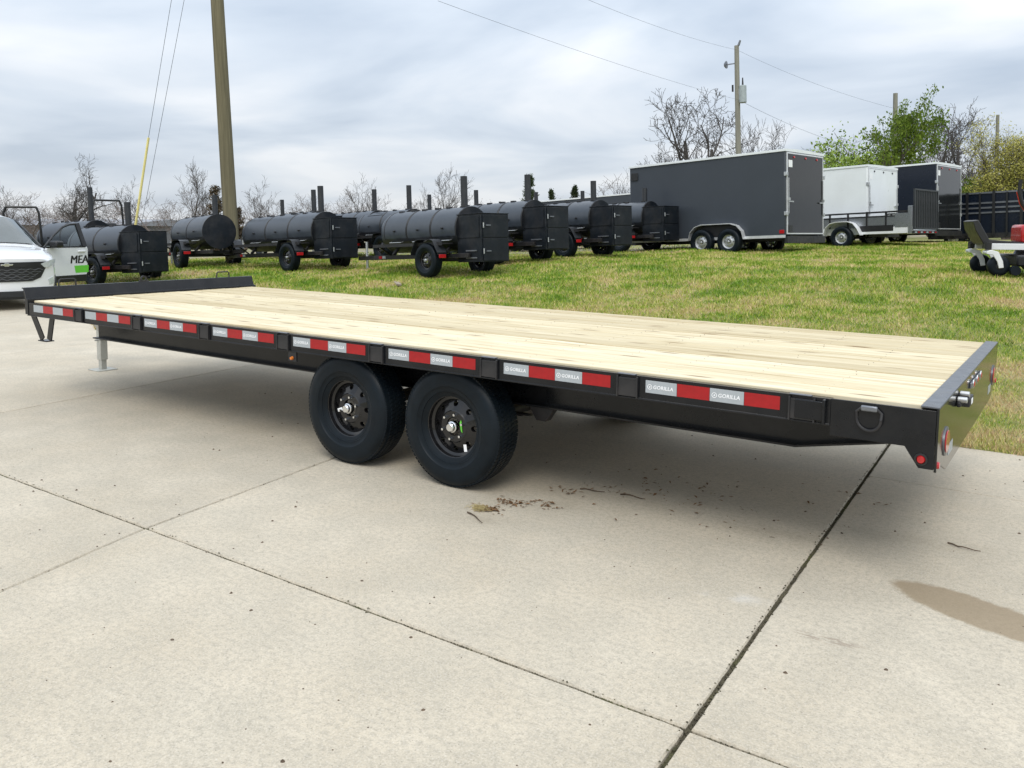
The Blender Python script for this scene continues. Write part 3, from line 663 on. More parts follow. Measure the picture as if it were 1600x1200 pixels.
        for yy in (-.30, .30):
            k = MB(); k.bar((-tank-.05, yy*1.35, .42), (-tank-1.25, yy*.12, .42), .06, .09); k.build('tongue', 'black_steel', fr)
        k = MB(); k.cyl((-tank-1.0, 0, .10), (-tank-1.0, 0, .80), .03, n=12); k.box(-tank-1.06, -tank-.94, -.06, .06, .02, .10); k.build('jack', 'galvanised', fr)
        for s in (-1, 1):
            y0, y1 = s*.60, s*.84; pts = [(-1.62, .46), (-1.62, .50), (-1.48, .735), (-1.40, .765), (-1.00, .765), (-.92, .735), (-.78, .50), (-.78, .46)]
            k = MB(); vs = [(a, b, c) for b in (y0, y1) for a, c in pts]; n_ = len(pts); k.add(vs+[(a, b, c-.008) for a, b, c in vs], [(i, i+1, n_+i+1, n_+i) for i in range(n_-1)]+[(2*n_+i, 3*n_+i, 3*n_+i+1, 2*n_+i+1) for i in range(n_-1)]+[(n_+i, n_+i+1, 3*n_+i+1, 3*n_+i) for i in range(n_-1)]+[(i, 2*n_+i, 2*n_+i+1, i+1) for i in range(n_-1)])
            fd = k.build('fender', 'smoker_black', root, smooth=30); parts.append(fd)
            k = MB(); k.box(-.775, -.765, s*.62, s*.80, .385, .455); k.build('tail_light', 'red_lens', fd, bevel=.004)
            k = MB(); k.box(-tank+.10, -tank+.22, s*.452, s*.456, .40, .455); k.build('reflector', 'tape_red', fd); k = MB(); k.box(-tank+.225, -tank+.345, s*.452, s*.456, .40, .455); k.build('reflector', 'tape_white', fd)
        k = MB(); k.cyl((-1.2, -.68, .345), (-1.2, .68, .345), .035, n=12); parts.append(k.build('axle', 'black_steel', root))
        w1 = make_wheel(root, (-1.2, -.72, .345), .345, .205, .195, 'rim_black', False, 8, 5, 'galvanised', True); parts.append(w1)
        parts.append(copy_part(w1, root, (-1.2, .72, .345), (0, 0, math.pi)))
        SM_CACHE[key] = parts
    xs = xr-.22; k = MB(); k.lathe([(.062, 0), (.070, 0), (.070, stack), (.062, stack), (.062, 0)], (xs, 0, cz+rr-.03), 20, 'z'); k.cyl((xs, 0, cz+rr-.05), (xs, 0, cz+rr+.02), .085, .075, 20); k.build('chimney', 'smoker_black', root)
    return root
near_g = 'smoker trailers in the near row'
smoker('black smoker trailer nearest the car, its firebox corner towards us', -17.28, 7.46, 3, 2.9, .58, group=near_g)
smoker('black smoker trailer just right of the big wooden pole, long grey-lit tank', -13.82, 10.10, -8, 4.0, .66, group=near_g)
smoker('black smoker trailer with white sticker on its tank, nearest in the centre', -9.13, 9.57, -10.9, 3.35, .66, group=near_g)
smoker('smoker trailer second back behind the one with the stickered tank', -9.13, 11.90, -10.9, 3.35, .62, group=near_g)
smoker('smoker trailer third back, its firebox between the second and the smallest', -8.74, 14.23, -10.9, 3.35, .52, group=near_g)
smoker('smallest looking smoker trailer in front of the charcoal cargo trailer', -9.03, 17.70, -10.9, 3.0, .42, group=near_g)
st = MB(); st.box(-.055, .055, -.0008, .0008, -.026, .026); q = st.build('tank_sticker', 'white_print', [o for o in bpy.data.objects if o.get('label', '').startswith('black smoker trailer with white')][0]); q.location = (-1.95, -.40, .735); q.rotation_euler = (R(28), 0, 0)
back_g = 'smoker trailers in the back row'
smoker('smoker tank with bare round end plate facing us, behind the wooden pole', -17.95, 9.90, -14, 2.9, .55, box=False, group=back_g)
for lab, px, py, st_, tk in (('back row smoker whose tank shows between the two near smokers', -16.0, 14.15, .66, 3.35), ('back row smoker whose stack rises over the long near tank', -17.2, 12.9, .66, 3.0), ('back row smoker whose stack rises left of the stickered tank', -14.3, 13.75, .70, 3.0),
        ('back row smoker whose stack rises just right of the tallest stack', -14.6, 17.25, .66, 3.0), ('back row smoker with its stack before the dark cedar', -14.4, 20.4, .66, 3.0), ('back row smoker with its stack before the long charcoal trailer', -13.2, 21.5, .66, 3.0), ('back row smoker farthest back, its stack before the long charcoal trailer', -14.7, 25.0, .66, 3.0),
        ('back row smoker with the thinnest looking stack far behind the long tank', -22.8, 16.5, .66, 3.0), ('back row smoker with a short far stack behind the stickered tank', -17.9, 18.9, .66, 3.0)):
    smoker(lab, px, py, -10.9, tk, st_, group=back_g)
smoker('back row smoker whose leaning stack rises over the smoker nearest the car', -21.4, 8.9, 5, 3.0, .95, group=back_g)
smoker('back row smoker whose stack shows above the open car door', -23.3, 7.2, 5, 3.0, .85, group=back_g)

# ------------------------------------------------------------------ enclosed cargo trailers
def cargo(label, x, y, hd, L, Wd, H, skin, doorskin, tandem=True, z0=.42, ratio=.55, wood=False, z=None, lights=2, tail=True):
    """local frame: near rear bottom corner on the ground at the origin, nose towards -x, width towards +y"""
    T = empty('cargo_trailer', label, 'cargo trailer', (x, y, G(x, y) if z is None else z), (0, LEAN, R(hd)), 'enclosed cargo trailers')
    zb, zt = z0, z0+H
    k = MB(); k.prism([(-L, .02), (0, .0), (0, Wd), (-L, Wd), (-L-.55, Wd*.5)] if tandem else [(-L, 0), (0, 0), (0, Wd), (-L, Wd)], zb, zt, 'z'); body = k.build('body', skin, T, bevel=.02)
    k = MB(); m_ = 8; prof = [(-.02, zt-.03), (-.02, zt+.025)]+[(Wd*i/m_, zt+.03+.022*math.sin(math.pi*i/m_)) for i in range(m_+1)]+[(Wd+.02, zt+.025), (Wd+.02, zt-.03)]
    k.prism(prof, -L-.02, .02, 'x'); k.build('roof', 'white_skin', T, smooth=30)
    k = MB(); k.box(-L, .004, -.012, -.002, zb-.06, zb+.012); k.box(-L, .004, Wd+.002, Wd+.012, zb-.06, zb+.012); k.build('bottom_trim', 'trim_alu', T)
    # rear ramp door in a bright frame
    k = MB(); k.box(.002, .030, .05, .085, zb+.03, zt-.05); k.box(.002, .030, Wd-.085, Wd-.05, zb+.03, zt-.05); k.box(.002, .030, .085, Wd-.085, zt-.085, zt-.05); k.box(.002, .030, .085, Wd-.085, zb+.03, zb+.06)
    k.build('door_frame', 'trim_alu', T)
    k = MB(); k.box(.004, .022, .087, Wd-.087, zb+.062, zt-.087); dr = k.build('rear_door', doorskin, T)
    for yy in (.10, Wd-.10):
        for zz in (zb+H*.42,):
            k = MB(); k.cyl((.045, yy, zz-.35), (.045, yy, zz+.55), .012, n=10); k.box(.022, .075, yy-.03, yy+.03, zz-.02, zz+.05); k.box(.045, .07, yy-.02, yy+.22*(1 if yy < 1 else -1), zz-.06, zz-.03); k.build('cam_bar', 'galvanised', dr)
    for zz in (zb+.55, zb+H*.72):
        for yy in (.03, Wd-.03): k = MB(); k.box(-.03, .05, yy-.045, yy+.045, zz-.05, zz+.05); k.build('hinge', 'galvanised', T, bevel=.006)
    for i in range(3): k = MB(); yy = Wd*(.2+.3*i); k.cyl((.022, yy, zt-.16), (.045, yy, zt-.16), .032, .025, 14); k.build('marker_light', 'red_lens' if skin != 'white_skin' else 'plastic_black', dr)
    k = MB(); k.box(.024, .028, .13, .33, zt-.42, zt-.24); k.build('sticker', 'white_print', dr)
    k = MB(); k.box(.023, .05, .10, .30, zb+.08, zb+.26); k.build('plate_holder', 'plastic_black', dr, bevel=.004)
    k = MB(); k.box(-.02, .06, 0, Wd, zb-.20, zb-.02); k.build('bumper', 'black_steel', T, bevel=.004)
    if tail:
        for yy in (-.006, Wd+.006): k = MB(); k.box(-.16, -.03, yy-.008, yy+.008, zb+.05, zb+.14); k.build('side_light', 'red_lens', T, bevel=.004)
    k = MB(); k.box(-L+.06, -L+.30, -.012, -.001, zt-.40, zt-.18); k.build('vent', 'plastic_black', T, bevel=.006)
    # wheels and round fender
    nx = [-L*ratio-.42, -L*ratio+.42] if tandem else [-L*ratio]
    for s in (0, 1):
        yo = -.03 if s == 0 else Wd+.03; yi = .22 if s == 0 else Wd-.22
        a0, a1 = nx[0]-.42, nx[-1]+.42; pts = [(a0, zb-.04), (a0+.05, .62), (a0+.20, .77), (a0+.40, .83), (a1-.40, .83), (a1-.20, .77), (a1-.05, .62), (a1, zb-.04)]
        k = MB(); n_ = len(pts); y0 = -.16 if s == 0 else Wd+.16; y1 = 0.0 if s == 0 else Wd
        vs = [(a, b, c) for b in (y0, y1) for a, c in pts]; vs += [(a, b, c-.02) for a, b, c in vs]
        k.add(vs, [(i, i+1, n_+i+1, n_+i) for i in range(n_-1)]+[(2*n_+i, 3*n_+i, 3*n_+i+1, 2*n_+i+1) for i in range(n_-1)]+[(i, 2*n_+i, 2*n_+i+1, i+1) for i in range(n_-1)]+[(n_+i, n_+i+1, 3*n_+i+1, 3*n_+i) for i in range(n_-1)])
        k.build('fender', 'trim_alu', T, smooth=30)
        k = MB(); k.prism(pts, -.002 if s == 0 else Wd+.001, -.001 if s == 0 else Wd+.002, 'y'); k.build('wheel_well', 'plastic_black', T)
        for xx in nx:
            if 'CW' not in SM_CACHE:
                SM_CACHE['CW'] = make_wheel(T, (xx, -.09, .345), .345, .205, .195, 'galvanised', False, 8, 5, 'galvanised', True)
            else:
                copy_part(SM_CACHE['CW'], T, (xx, -.09 if s == 0 else Wd+.09, .345), (0, 0, 0 if s == 0 else math.pi))
    k = MB()
    for yy in (.3, Wd-.3): k.box(-L, 0, yy-.04, yy+.04, zb-.13, zb-.001)
    for yy in (.35, Wd-.35): k.bar((-L, yy, zb-.07), (-L-1.4, Wd/2, zb-.07), .06, .1)
    k.build('frame', 'black_steel', T); return T
cargo('long charcoal cargo trailer with two wheels a side and silver framed rear door', -5.90, 17.62, -10.9, 4.88, 2.1, 2.14, 'charcoal_skin', 'gloss_plate', True, .46, ratio=.40)
cargo('white cargo trailer with grey corner trim behind the low white utility trailer', -5.30, 24.05, -10.9, 4.6, 2.35, 2.02, 'white_skin', 'white_skin', True, .46)
cargo('blue-black cargo trailer with dark mirror-like rear door, right of the white one', -4.00, 28.5, -10.9, 4.9, 2.5, 2.30, 'navy_skin', 'gloss_plate', True, .46)
cargo('low looking charcoal cargo trailer far back behind the smoker stacks', -14.6, 29.2, -10.9, 7.0, 2.4, 1.85, 'charcoal_skin', 'gloss_plate', True, .42)

# ------------------------------------------------------------------ utility trailer
def utility():
    T = empty('utility_trailer', 'low white utility trailer with black top rail and folded grey gate', 'utility trailer', (-3.9, 23.35, G(-3.9, 23.4)), (0, LEAN, R(-10.9)))
    L, Wd = 4.3, 1.95
    k = MB(); k.box(-L, 0, 0, .06, .42, .62); k.box(-L, 0, Wd-.06, Wd, .42, .62); k.box(-L, 0, .06, Wd-.06, .42, .50); k.build('bed', 'white_paint', T, bevel=.006)
    for s in (0, 1):
        y0 = .0 if s == 0 else Wd-.05
        k = MB(); k.box(-L, -.12, y0, y0+.05, 1.05, 1.10); k.box(-L, -.12, y0+.005, y0+.045, .93, .97)
        for i in range(8): xx = -L+.02+i*.58; k.box(xx, xx+.05, y0+.004, y0+.046, .62, 1.05)
        rl = k.build('side_rail', 'plastic_black', T)
        k = MB(); k.box(-1.55, -.55, y0-.003 if s == 0 else y0+.045, y0+.008 if s == 0 else y0+.055, .50, .68); k.build('kick_panel', 'plastic_black', rl)
        k = MB(); k.box(-L+.1, -.5, y0+.02, y0+.03, .62, .93); k.build('mesh_panel', 'diamond_alu', rl)
        pts = [(-2.62, .42), (-2.55, .66), (-2.40, .80), (-2.2, .84), (-1.85, .84), (-1.68, .78), (-1.55, .62), (-1.45, .42)]; n_ = len(pts)
        ya, yb = (-.26, 0) if s == 0 else (Wd, Wd+.26)
        k = MB(); vs = [(a, b, c) for b in (ya, yb) for a, c in pts]; vs += [(a, b, c-.02) for a, b, c in vs]
        k.add(vs, [(i, i+1, n_+i+1, n_+i) for i in range(n_-1)]+[(2*n_+i, 3*n_+i, 3*n_+i+1, 2*n_+i+1) for i in range(n_-1)]+[(i, 2*n_+i, 2*n_+i+1, i+1) for i in range(n_-1)]); k.build('fender', 'white_paint', T, smooth=40)
        copy_part(SM_CACHE['CW'], T, (-2.05, -.14 if s == 0 else Wd+.14, .345), (0, .4, 0 if s == 0 else math.pi))
        k = MB(); k.box(-.12, .0, y0-.02, y0+.08, .40, 1.22); k.build('gate_post', 'diamond_alu', T, bevel=.004)
        k = MB(); k.box(-.50, -.13, y0-.006 if s == 0 else y0+.046, y0+.004 if s == 0 else y0+.056, .60, 1.02); k.build('side_sheet', 'diamond_alu', T)
    G_ = MB(); G_.box(.02, .07, .02, .07, .52, 1.72); G_.box(.02, .07, Wd-.07, Wd-.02, .52, 1.72); G_.box(.02, .07, .07, Wd-.07, 1.67, 1.72); G_.box(.02, .07, .07, Wd-.07, .52, .57); g = G_.build('gate', 'mesh_dark', T)
    f = None
    for i in range(12):
        if f is None: k = MB(); k.box(.025, .065, -.012, .012, .57, 1.67); f = k.build('gate_bar', 'mesh_dark', g); q = f
        else: q = f.copy(); col.objects.link(q); q.parent = g
        q.location = (0, .20+i*.14, 0)
    k = MB(); k.box(.035, .045, .07, Wd-.07, .57, 1.67); k.build('gate_mesh', 'mesh_dark', g)
    k = MB(); k.box(.0, .04, 0, Wd, .40, .48); bp = k.build('light_rail', 'black_steel', T)
    for i in range(8): k = MB(); k.box(.04, .046, .1+i*.23, .1+i*.23+.14, .42, .46); k.build('reflector', 'red_lens' if i % 2 else 'tape_white', bp)
    k = MB(); k.cyl((-2.05, -.1, .345), (-2.05, Wd+.1, .345), .035, n=12); k.build('axle', 'black_steel', T)
utility()

# ------------------------------------------------------------------ stake-sided trailer at the right edge
def stake():
    T = empty('stake_trailer', 'black high sided stake trailer at the right edge behind the mower', 'trailer', (1.6, 31.0, G(1, 30)), (0, LEAN, R(-10.9)))
    L, Wd = 6.5, 2.2; z0, z1 = .55, 2.05
    k = MB(); k.box(-L, 0, 0, Wd, z0-.18, z0); k.build('bed', 'black_steel', T)
    for s in (0, 1):
        y = 0 if s == 0 else Wd-.04
        k = MB(); k.box(-L, 0, y+.01, y+.03, z0, z1-.05); sd_ = k.build('side_panel', 'steel_grey' if 0 else 'navy_skin', T)
        for zz in (z1-.05, z0+.72, z0+.9, z0+1.08): k = MB(); k.box(-L, 0, y-.02 if s == 0 else y+.032, y+.008 if s == 0 else y+.06, zz, zz+.06); k.build('slat', 'steel_grey', sd_)
        for i in range(15): k = MB(); xx = -L+i*.45; k.box(xx, xx+(.09 if i % 2 else .06), y-.05, y-.021, z0-.1, z1+(.03 if i % 2 else -.03)); k.build('stake', 'plastic_black', sd_)
    k = MB(); k.box(-L-.03, -L, 0, Wd, z0, z1-.05); k.build('front_panel', 'navy_skin', T)
    for xx in (-2.0, -2.9, -5.6):
        for s in (0, 1): copy_part(SM_CACHE['CW'], T, (xx, .12 if s == 0 else Wd-.12, .345), (0, 0, 0 if s == 0 else math.pi))
stake()

# ------------------------------------------------------------------ the white SUV with its door open
def suv():
    T = empty('parked_suv', 'white SUV at the left edge with its front door swung open', 'car', (-15.95, 3.62, 0), (0, 0, R(-12))); T.scale = (1.06, 1.06, 1.06)
    # local frame: forward +x with the grille at x = 0, left side +y, ground z = 0
    bow = lambda y, k=.36: -k*(abs(y)/.92)**2.2
    st = [  # x, [(y, z) half profile bottom centre -> top centre]
        (0.0, .36, [(0, .24), (.55, .24), (.74, .27), (.80, .42), (.82, .60), (.80, .76), (.70, .86), (.45, .89), (0, .90)]),
        (-.10, .36, [(0, .20), (.60, .20), (.80, .25), (.86, .42), (.88, .62), (.86, .82), (.76, .92), (.45, .955), (0, .965)]),
        (-.45, .20, [(0, .20), (.60, .20), (.86, .25), (.905, .42), (.92, .66), (.91, .88), (.82, .98), (.45, 1.03), (0, 1.045)]),
        (-.95, .05, [(0, .20), (.60, .20), (.87, .25), (.91, .42), (.92, .70), (.915, .94), (.86, 1.03), (.45, 1.09), (0, 1.11)]),
        (-1.22, 0, [(0, .20), (.60, .20), (.87, .25), (.91, .42), (.92, .70), (.915, .97), (.86, 1.07), (.62, 1.13), (0, 1.16)]),
        (-2.05, 0, [(0, .20), (.60, .20), (.87, .25), (.91, .42), (.92, .70), (.915, .99), (.84, 1.10), (.60, 1.58), (0, 1.63)]),
        (-2.9, 0, [(0, .20), (.60, .20), (.87, .25), (.91, .42), (.92, .70), (.915, 1.0), (.84, 1.12), (.62, 1.61), (0, 1.67)]),
        (-3.9, 0, [(0, .20), (.60, .20), (.87, .25), (.91, .42), (.92, .70), (.915, 1.03), (.82, 1.16), (.60, 1.56), (0, 1.62)]),
        (-4.45, 0, [(0, .25), (.60, .25), (.84, .30), (.89, .45), (.90, .72), (.88, 1.04), (.78, 1.18), (.56, 1.36), (0, 1.42)]),
        (-4.62, 0, [(0, .32), (.58, .32), (.78, .36), (.83, .48), (.84, .72), (.82, .96), (.72, 1.08), (.5, 1.12), (0, 1.14)])]
    k = MB(); n = 9; rows = []
    for x, b, pr in st:
        full = [(x+bow(y, b), y, z) for y, z in pr]+[(x+bow(y, b), -y, z) for y, z in pr[-2:0:-1]]
        rows.append(full)
    def cr(a, b, c, d, t):
        return tuple(.5*((2*q)+(-p+r_)*t+(2*p-5*q+4*r_-w)*t*t+(-p+3*q-3*r_+w)*t**3) for p, q, r_, w in zip(a, b, c, d))
    up1 = []
    for i in range(len(rows)-1):
        for t_ in range(4): up1.append([cr(rows[max(0, i-1)][j], rows[i][j], rows[i+1][j], rows[min(len(rows)-1, i+2)][j], t_/4) for j in range(len(rows[0]))])
    up1.append(rows[-1]); mm = len(rows[0])
    rows = [[cr(r_[(j-1) % mm], r_[j], r_[(j+1) % mm], r_[(j+2) % mm], t_/3) for j in range(mm) for t_ in range(3)] for r_ in up1]
    m_ = len(rows[0]); vs = [q for r_ in rows for q in r_]; n = m_//2+1
    fs = [(i*m_+j, i*m_+(j+1) % m_, (i+1)*m_+(j+1) % m_, (i+1)*m_+j) for i in range(len(rows)-1) for j in range(m_)]
    cap0 = len(vs); NC = 15
    for j in range(n):
        x_, y_, z_ = rows[0][j]
        for c in range(NC): t_ = 1-2*c/(NC-1); vs.append((bow(y_*t_), y_*t_, z_))
    fs += [(cap0+j*NC+c, cap0+j*NC+c+1, cap0+(j+1)*NC+c+1, cap0+(j+1)*NC+c) for j in range(1, n-2) for c in range(NC-1)]
    fs += [tuple((len(rows)-1)*m_+j for j in range(m_))]
    k.add(vs, fs); b_ = k.build('body', 'car_white', T, smooth=45)
    # front details follow the bowed nose
    def patch(name, poly, mat, off, th=.012, par=T, kx=.36, sub=8, x0=0.0, rk=0.0):
        """polygon in (y, z) laid on the nose: bowed in plan, leaning back above z = .72"""
        pts = []
        for a, b in zip(poly, poly[1:]+poly[:1]):
            for i in range(sub): t_ = i/sub; pts.append((a[0]+(b[0]-a[0])*t_, a[1]+(b[1]-a[1])*t_))
        fx = lambda y, z: x0+off+bow(y, kx)-max(0, z-.70)*rk
        bm = bmesh.new(); vv = [bm.verts.new((0, y, z)) for y, z in pts]; f = bm.faces.new(vv)
        bmesh.ops.triangulate(bm, faces=[f]); bmesh.ops.subdivide_edges(bm, edges=bm.edges[:], cuts=1)
        for v in bm.verts: v.co.x = fx(v.co.y, v.co.z)
        r_ = bmesh.ops.extrude_face_region(bm, geom=bm.faces[:])
        for v in [g for g in r_['geom'] if isinstance(g, bmesh.types.BMVert)]: v.co.x += th
        bmesh.ops.recalc_face_normals(bm, faces=bm.faces); me = bpy.data.meshes.new(name); bm.to_mesh(me); bm.free()
        me.polygons.foreach_set('use_smooth', [True]*len(me.polygons)); me.set_sharp_from_angle(angle=R(40)); me.materials.append(M[mat])
        o = bpy.data.objects.new(name, me); col.objects.link(o); o.parent = par; return o
    gr = patch('grille', [(-.56, .82), (.56, .82), (.66, .74), (.56, .56), (.40, .50), (-.40, .50), (-.56, .56), (-.66, .74)], 'plastic_black', -.015, .03)
    patch('upper_bar', [(-.74, .84), (.74, .84), (.76, .80), (.60, .755), (-.60, .755), (-.76, .80)], 'plastic_black', -.012, .032)
    for i in range(5):
        zz = .54+.042*i; w_ = .42+.045*i; k = MB(); P = []
        for j in range(49):
            y = -w_+2*w_*j/48; P.append((bow(y)+.018, y, zz+.010*math.cos(y*42)*(1 if i % 2 else -1)))
        k.tube(P, .0045, 5); k.build('grille_wave', 'steel_grey', gr)
    k = MB(); k.prism([(-.10, .785), (-.085, .81), (-.04, .81), (-.035, .825), (.035, .825), (.04, .81), (.10, .81), (.085, .785), (.04, .785), (.035, .77), (-.035, .77), (-.04, .785)], .018, .032, 'x'); k.build('emblem', 'chrome', gr, bevel=.003)
    for s in (-1, 1):
        patch('headlight', [(s*.56, .80), (s*.74, .865), (s*.855, .88), (s*.84, .80), (s*.72, .735), (s*.63, .735)], 'lamp_clear', -.02, .045)
        patch('fog_lamp', [(s*.70, .52), (s*.80, .56), (s*.81, .44), (s*.72, .42)], 'lamp_clear', -.025, .035)
    patch('lower_intake', [(-.66, .335), (.66, .335), (.72, .29), (.60, .235), (-.60, .235), (-.72, .29)], 'plastic_black', .0, .035)
    patch('chin', [(-.74, .25), (.74, .25), (.62, .19), (-.62, .19)], 'plastic_black', -.03, .03)
    # glass
    k = MB(); sel = rows[16:21]; cs = list(range(20, 29)); k.add([(rows_[c][0]+.016, rows_[c][1]*1.01, rows_[c][2]+.016) for rows_ in sel for c in cs], [(a*9+c, a*9+c+1, (a+1)*9+c+1, (a+1)*9+c) for a in range(4) for c in range(8)]); k.build('windshield', 'glass_dark', T)
    for s in (-1, 1):
        k = MB(); k.add([(-1.5, s*.875, 1.09), (-2.1, s*.66, 1.53), (-3.7, s*.66, 1.52), (-4.1, s*.84, 1.15)], [(0, 1, 2, 3)]); o = k.build('side_glass', 'glass_dark', T); so = o.modifiers.new('s', 'SOLIDIFY'); so.thickness = .03; so.offset = 0
        k = MB(); k.tube([(-1.20, s*.86, 1.08), (-1.62, s*.76, 1.33), (-2.05, s*.645, 1.575), (-2.9, s*.65, 1.63), (-3.8, s*.63, 1.60)], .022, 8); k.build('roof_rail', 'plastic_black', T)
        for xx in (-.92, -3.62):
            k = MB(); k.lathe([(.37, 0), (.40, 0), (.40, .02), (.37, .02)], (xx, s*.915-.01, .36), 32, 'y', True); k.build('arch_trim', 'plastic_black', T)
            if 'SW' not in SM_CACHE: SM_CACHE['SW'] = make_wheel(T, (xx, s*.82, .345), .345, .22, .225, 'steel_grey', s > 0, 5, 5, 'plastic_black', False)
            else: copy_part(SM_CACHE['SW'], T, (xx, s*.82, .345), (0, 0, math.pi if s > 0 else 0))
        if s < 0: k = MB(); k.box(-1.55, -1.40, -1.08, -.88, 1.06, 1.19); k.build('mirror', 'plastic_black', T, bevel=.03)
    k = MB(); k.box(-2.75, -1.35, .80, .917, .40, 1.10); k.build('door_opening', 'plastic_black', T)
    k = MB(); k.box(-2.5, -1.95, .25, .75, .35, .62); k.box(-2.6, -2.42, .27, .73, .60, 1.22); k.build('seat', 'plastic_black', T, bevel=.05)
    # the open front door: hinge at its own origin, body runs to -x, outer skin +y
    D = MB(); pr = [(0, .42), (-1.06, .40), (-1.10, .55), (-1.13, .98), (-1.10, 1.035), (-.12, 1.03), (0, .98)]
    D.prism(pr, -.05, .035, 'y'); d = D.build('front_door', 'car_white', T, bevel=.025); d.location = (-1.30, .90, .03); d.rotation_euler = (0, 0, R(-60))
    k = MB(); k.prism([(0, .34), (-1.04, .33), (-1.06, .47), (0, .47)], -.045, .043, 'y'); k.build('sill_cladding', 'plastic_black', d, bevel=.008)
    k = MB(); k.tube([(-.05, -.01, 1.02), (-.34, -.05, 1.26), (-.60, -.09, 1.42), (-.80, -.11, 1.475), (-.98, -.115, 1.485)], .022, 8); k.bar((-1.0, -.115, 1.50), (-1.08, -.01, 1.02), .035, .10, (1, 0, 0)); k.build('window_frame', 'plastic_black', d)
    k = MB(); k.add([(-.10, -.01, 1.03), (-.35, -.055, 1.24), (-.62, -.095, 1.40), (-.96, -.118, 1.47), (-1.04, -.012, 1.03)], [(0, 1, 2, 3, 4)]); k.build('window_glass', 'clear_glass', d)
    k = MB(); k.box(-1.06, -.06, .034, .040, 1.018, 1.042); k.build('belt_trim', 'plastic_black', d)
    k = MB(); k.box(-.30, -.12, .04, .24, 1.03, 1.16); k.build('mirror', 'plastic_black', d, bevel=.035)
    k = MB(); k.box(-1.04, -.84, .04, .062, .925, .955); k.build('handle', 'car_white', d, bevel=.008)
    tm = text_mesh('MEA', .225, .001, 0, .15, 1.02); tm.materials.append(M['plastic_black']); 
    for dx in (-.009, 0, .009): o = put_mesh('lettering', tm, None, d, (-.87+dx, .0375+dx*.06, .77), (R(90), 0, R(180))); o.scale = (1.05, 1, 1)
    k = MB(); k.prism([(-.74, .655), (-1.115, .655), (-1.105, .51), (-.77, .51)], .0352, .0372, 'y'); gb = k.build('green_band', 'decal_green', d)
def clear_glass():
    t = MT('clear_glass'); g = t.n('ShaderNodeBsdfGlossy'); g.inputs['Roughness'].default_value = .02; tr = t.n('ShaderNodeBsdfTransparent'); tr.inputs[0].default_value = (.80, .86, .84, 1)
    fr = t.n('ShaderNodeFresnel'); mx_ = t.n('ShaderNodeMixShader'); t.l(fr.outputs[0], mx_.inputs[0]); t.l(tr.outputs[0], mx_.inputs[1]); t.l(g.outputs[0], mx_.inputs[2]); t.l(mx_.outputs[0], t.o.inputs[0]); M['clear_glass'] = t.m
clear_glass(); suv()

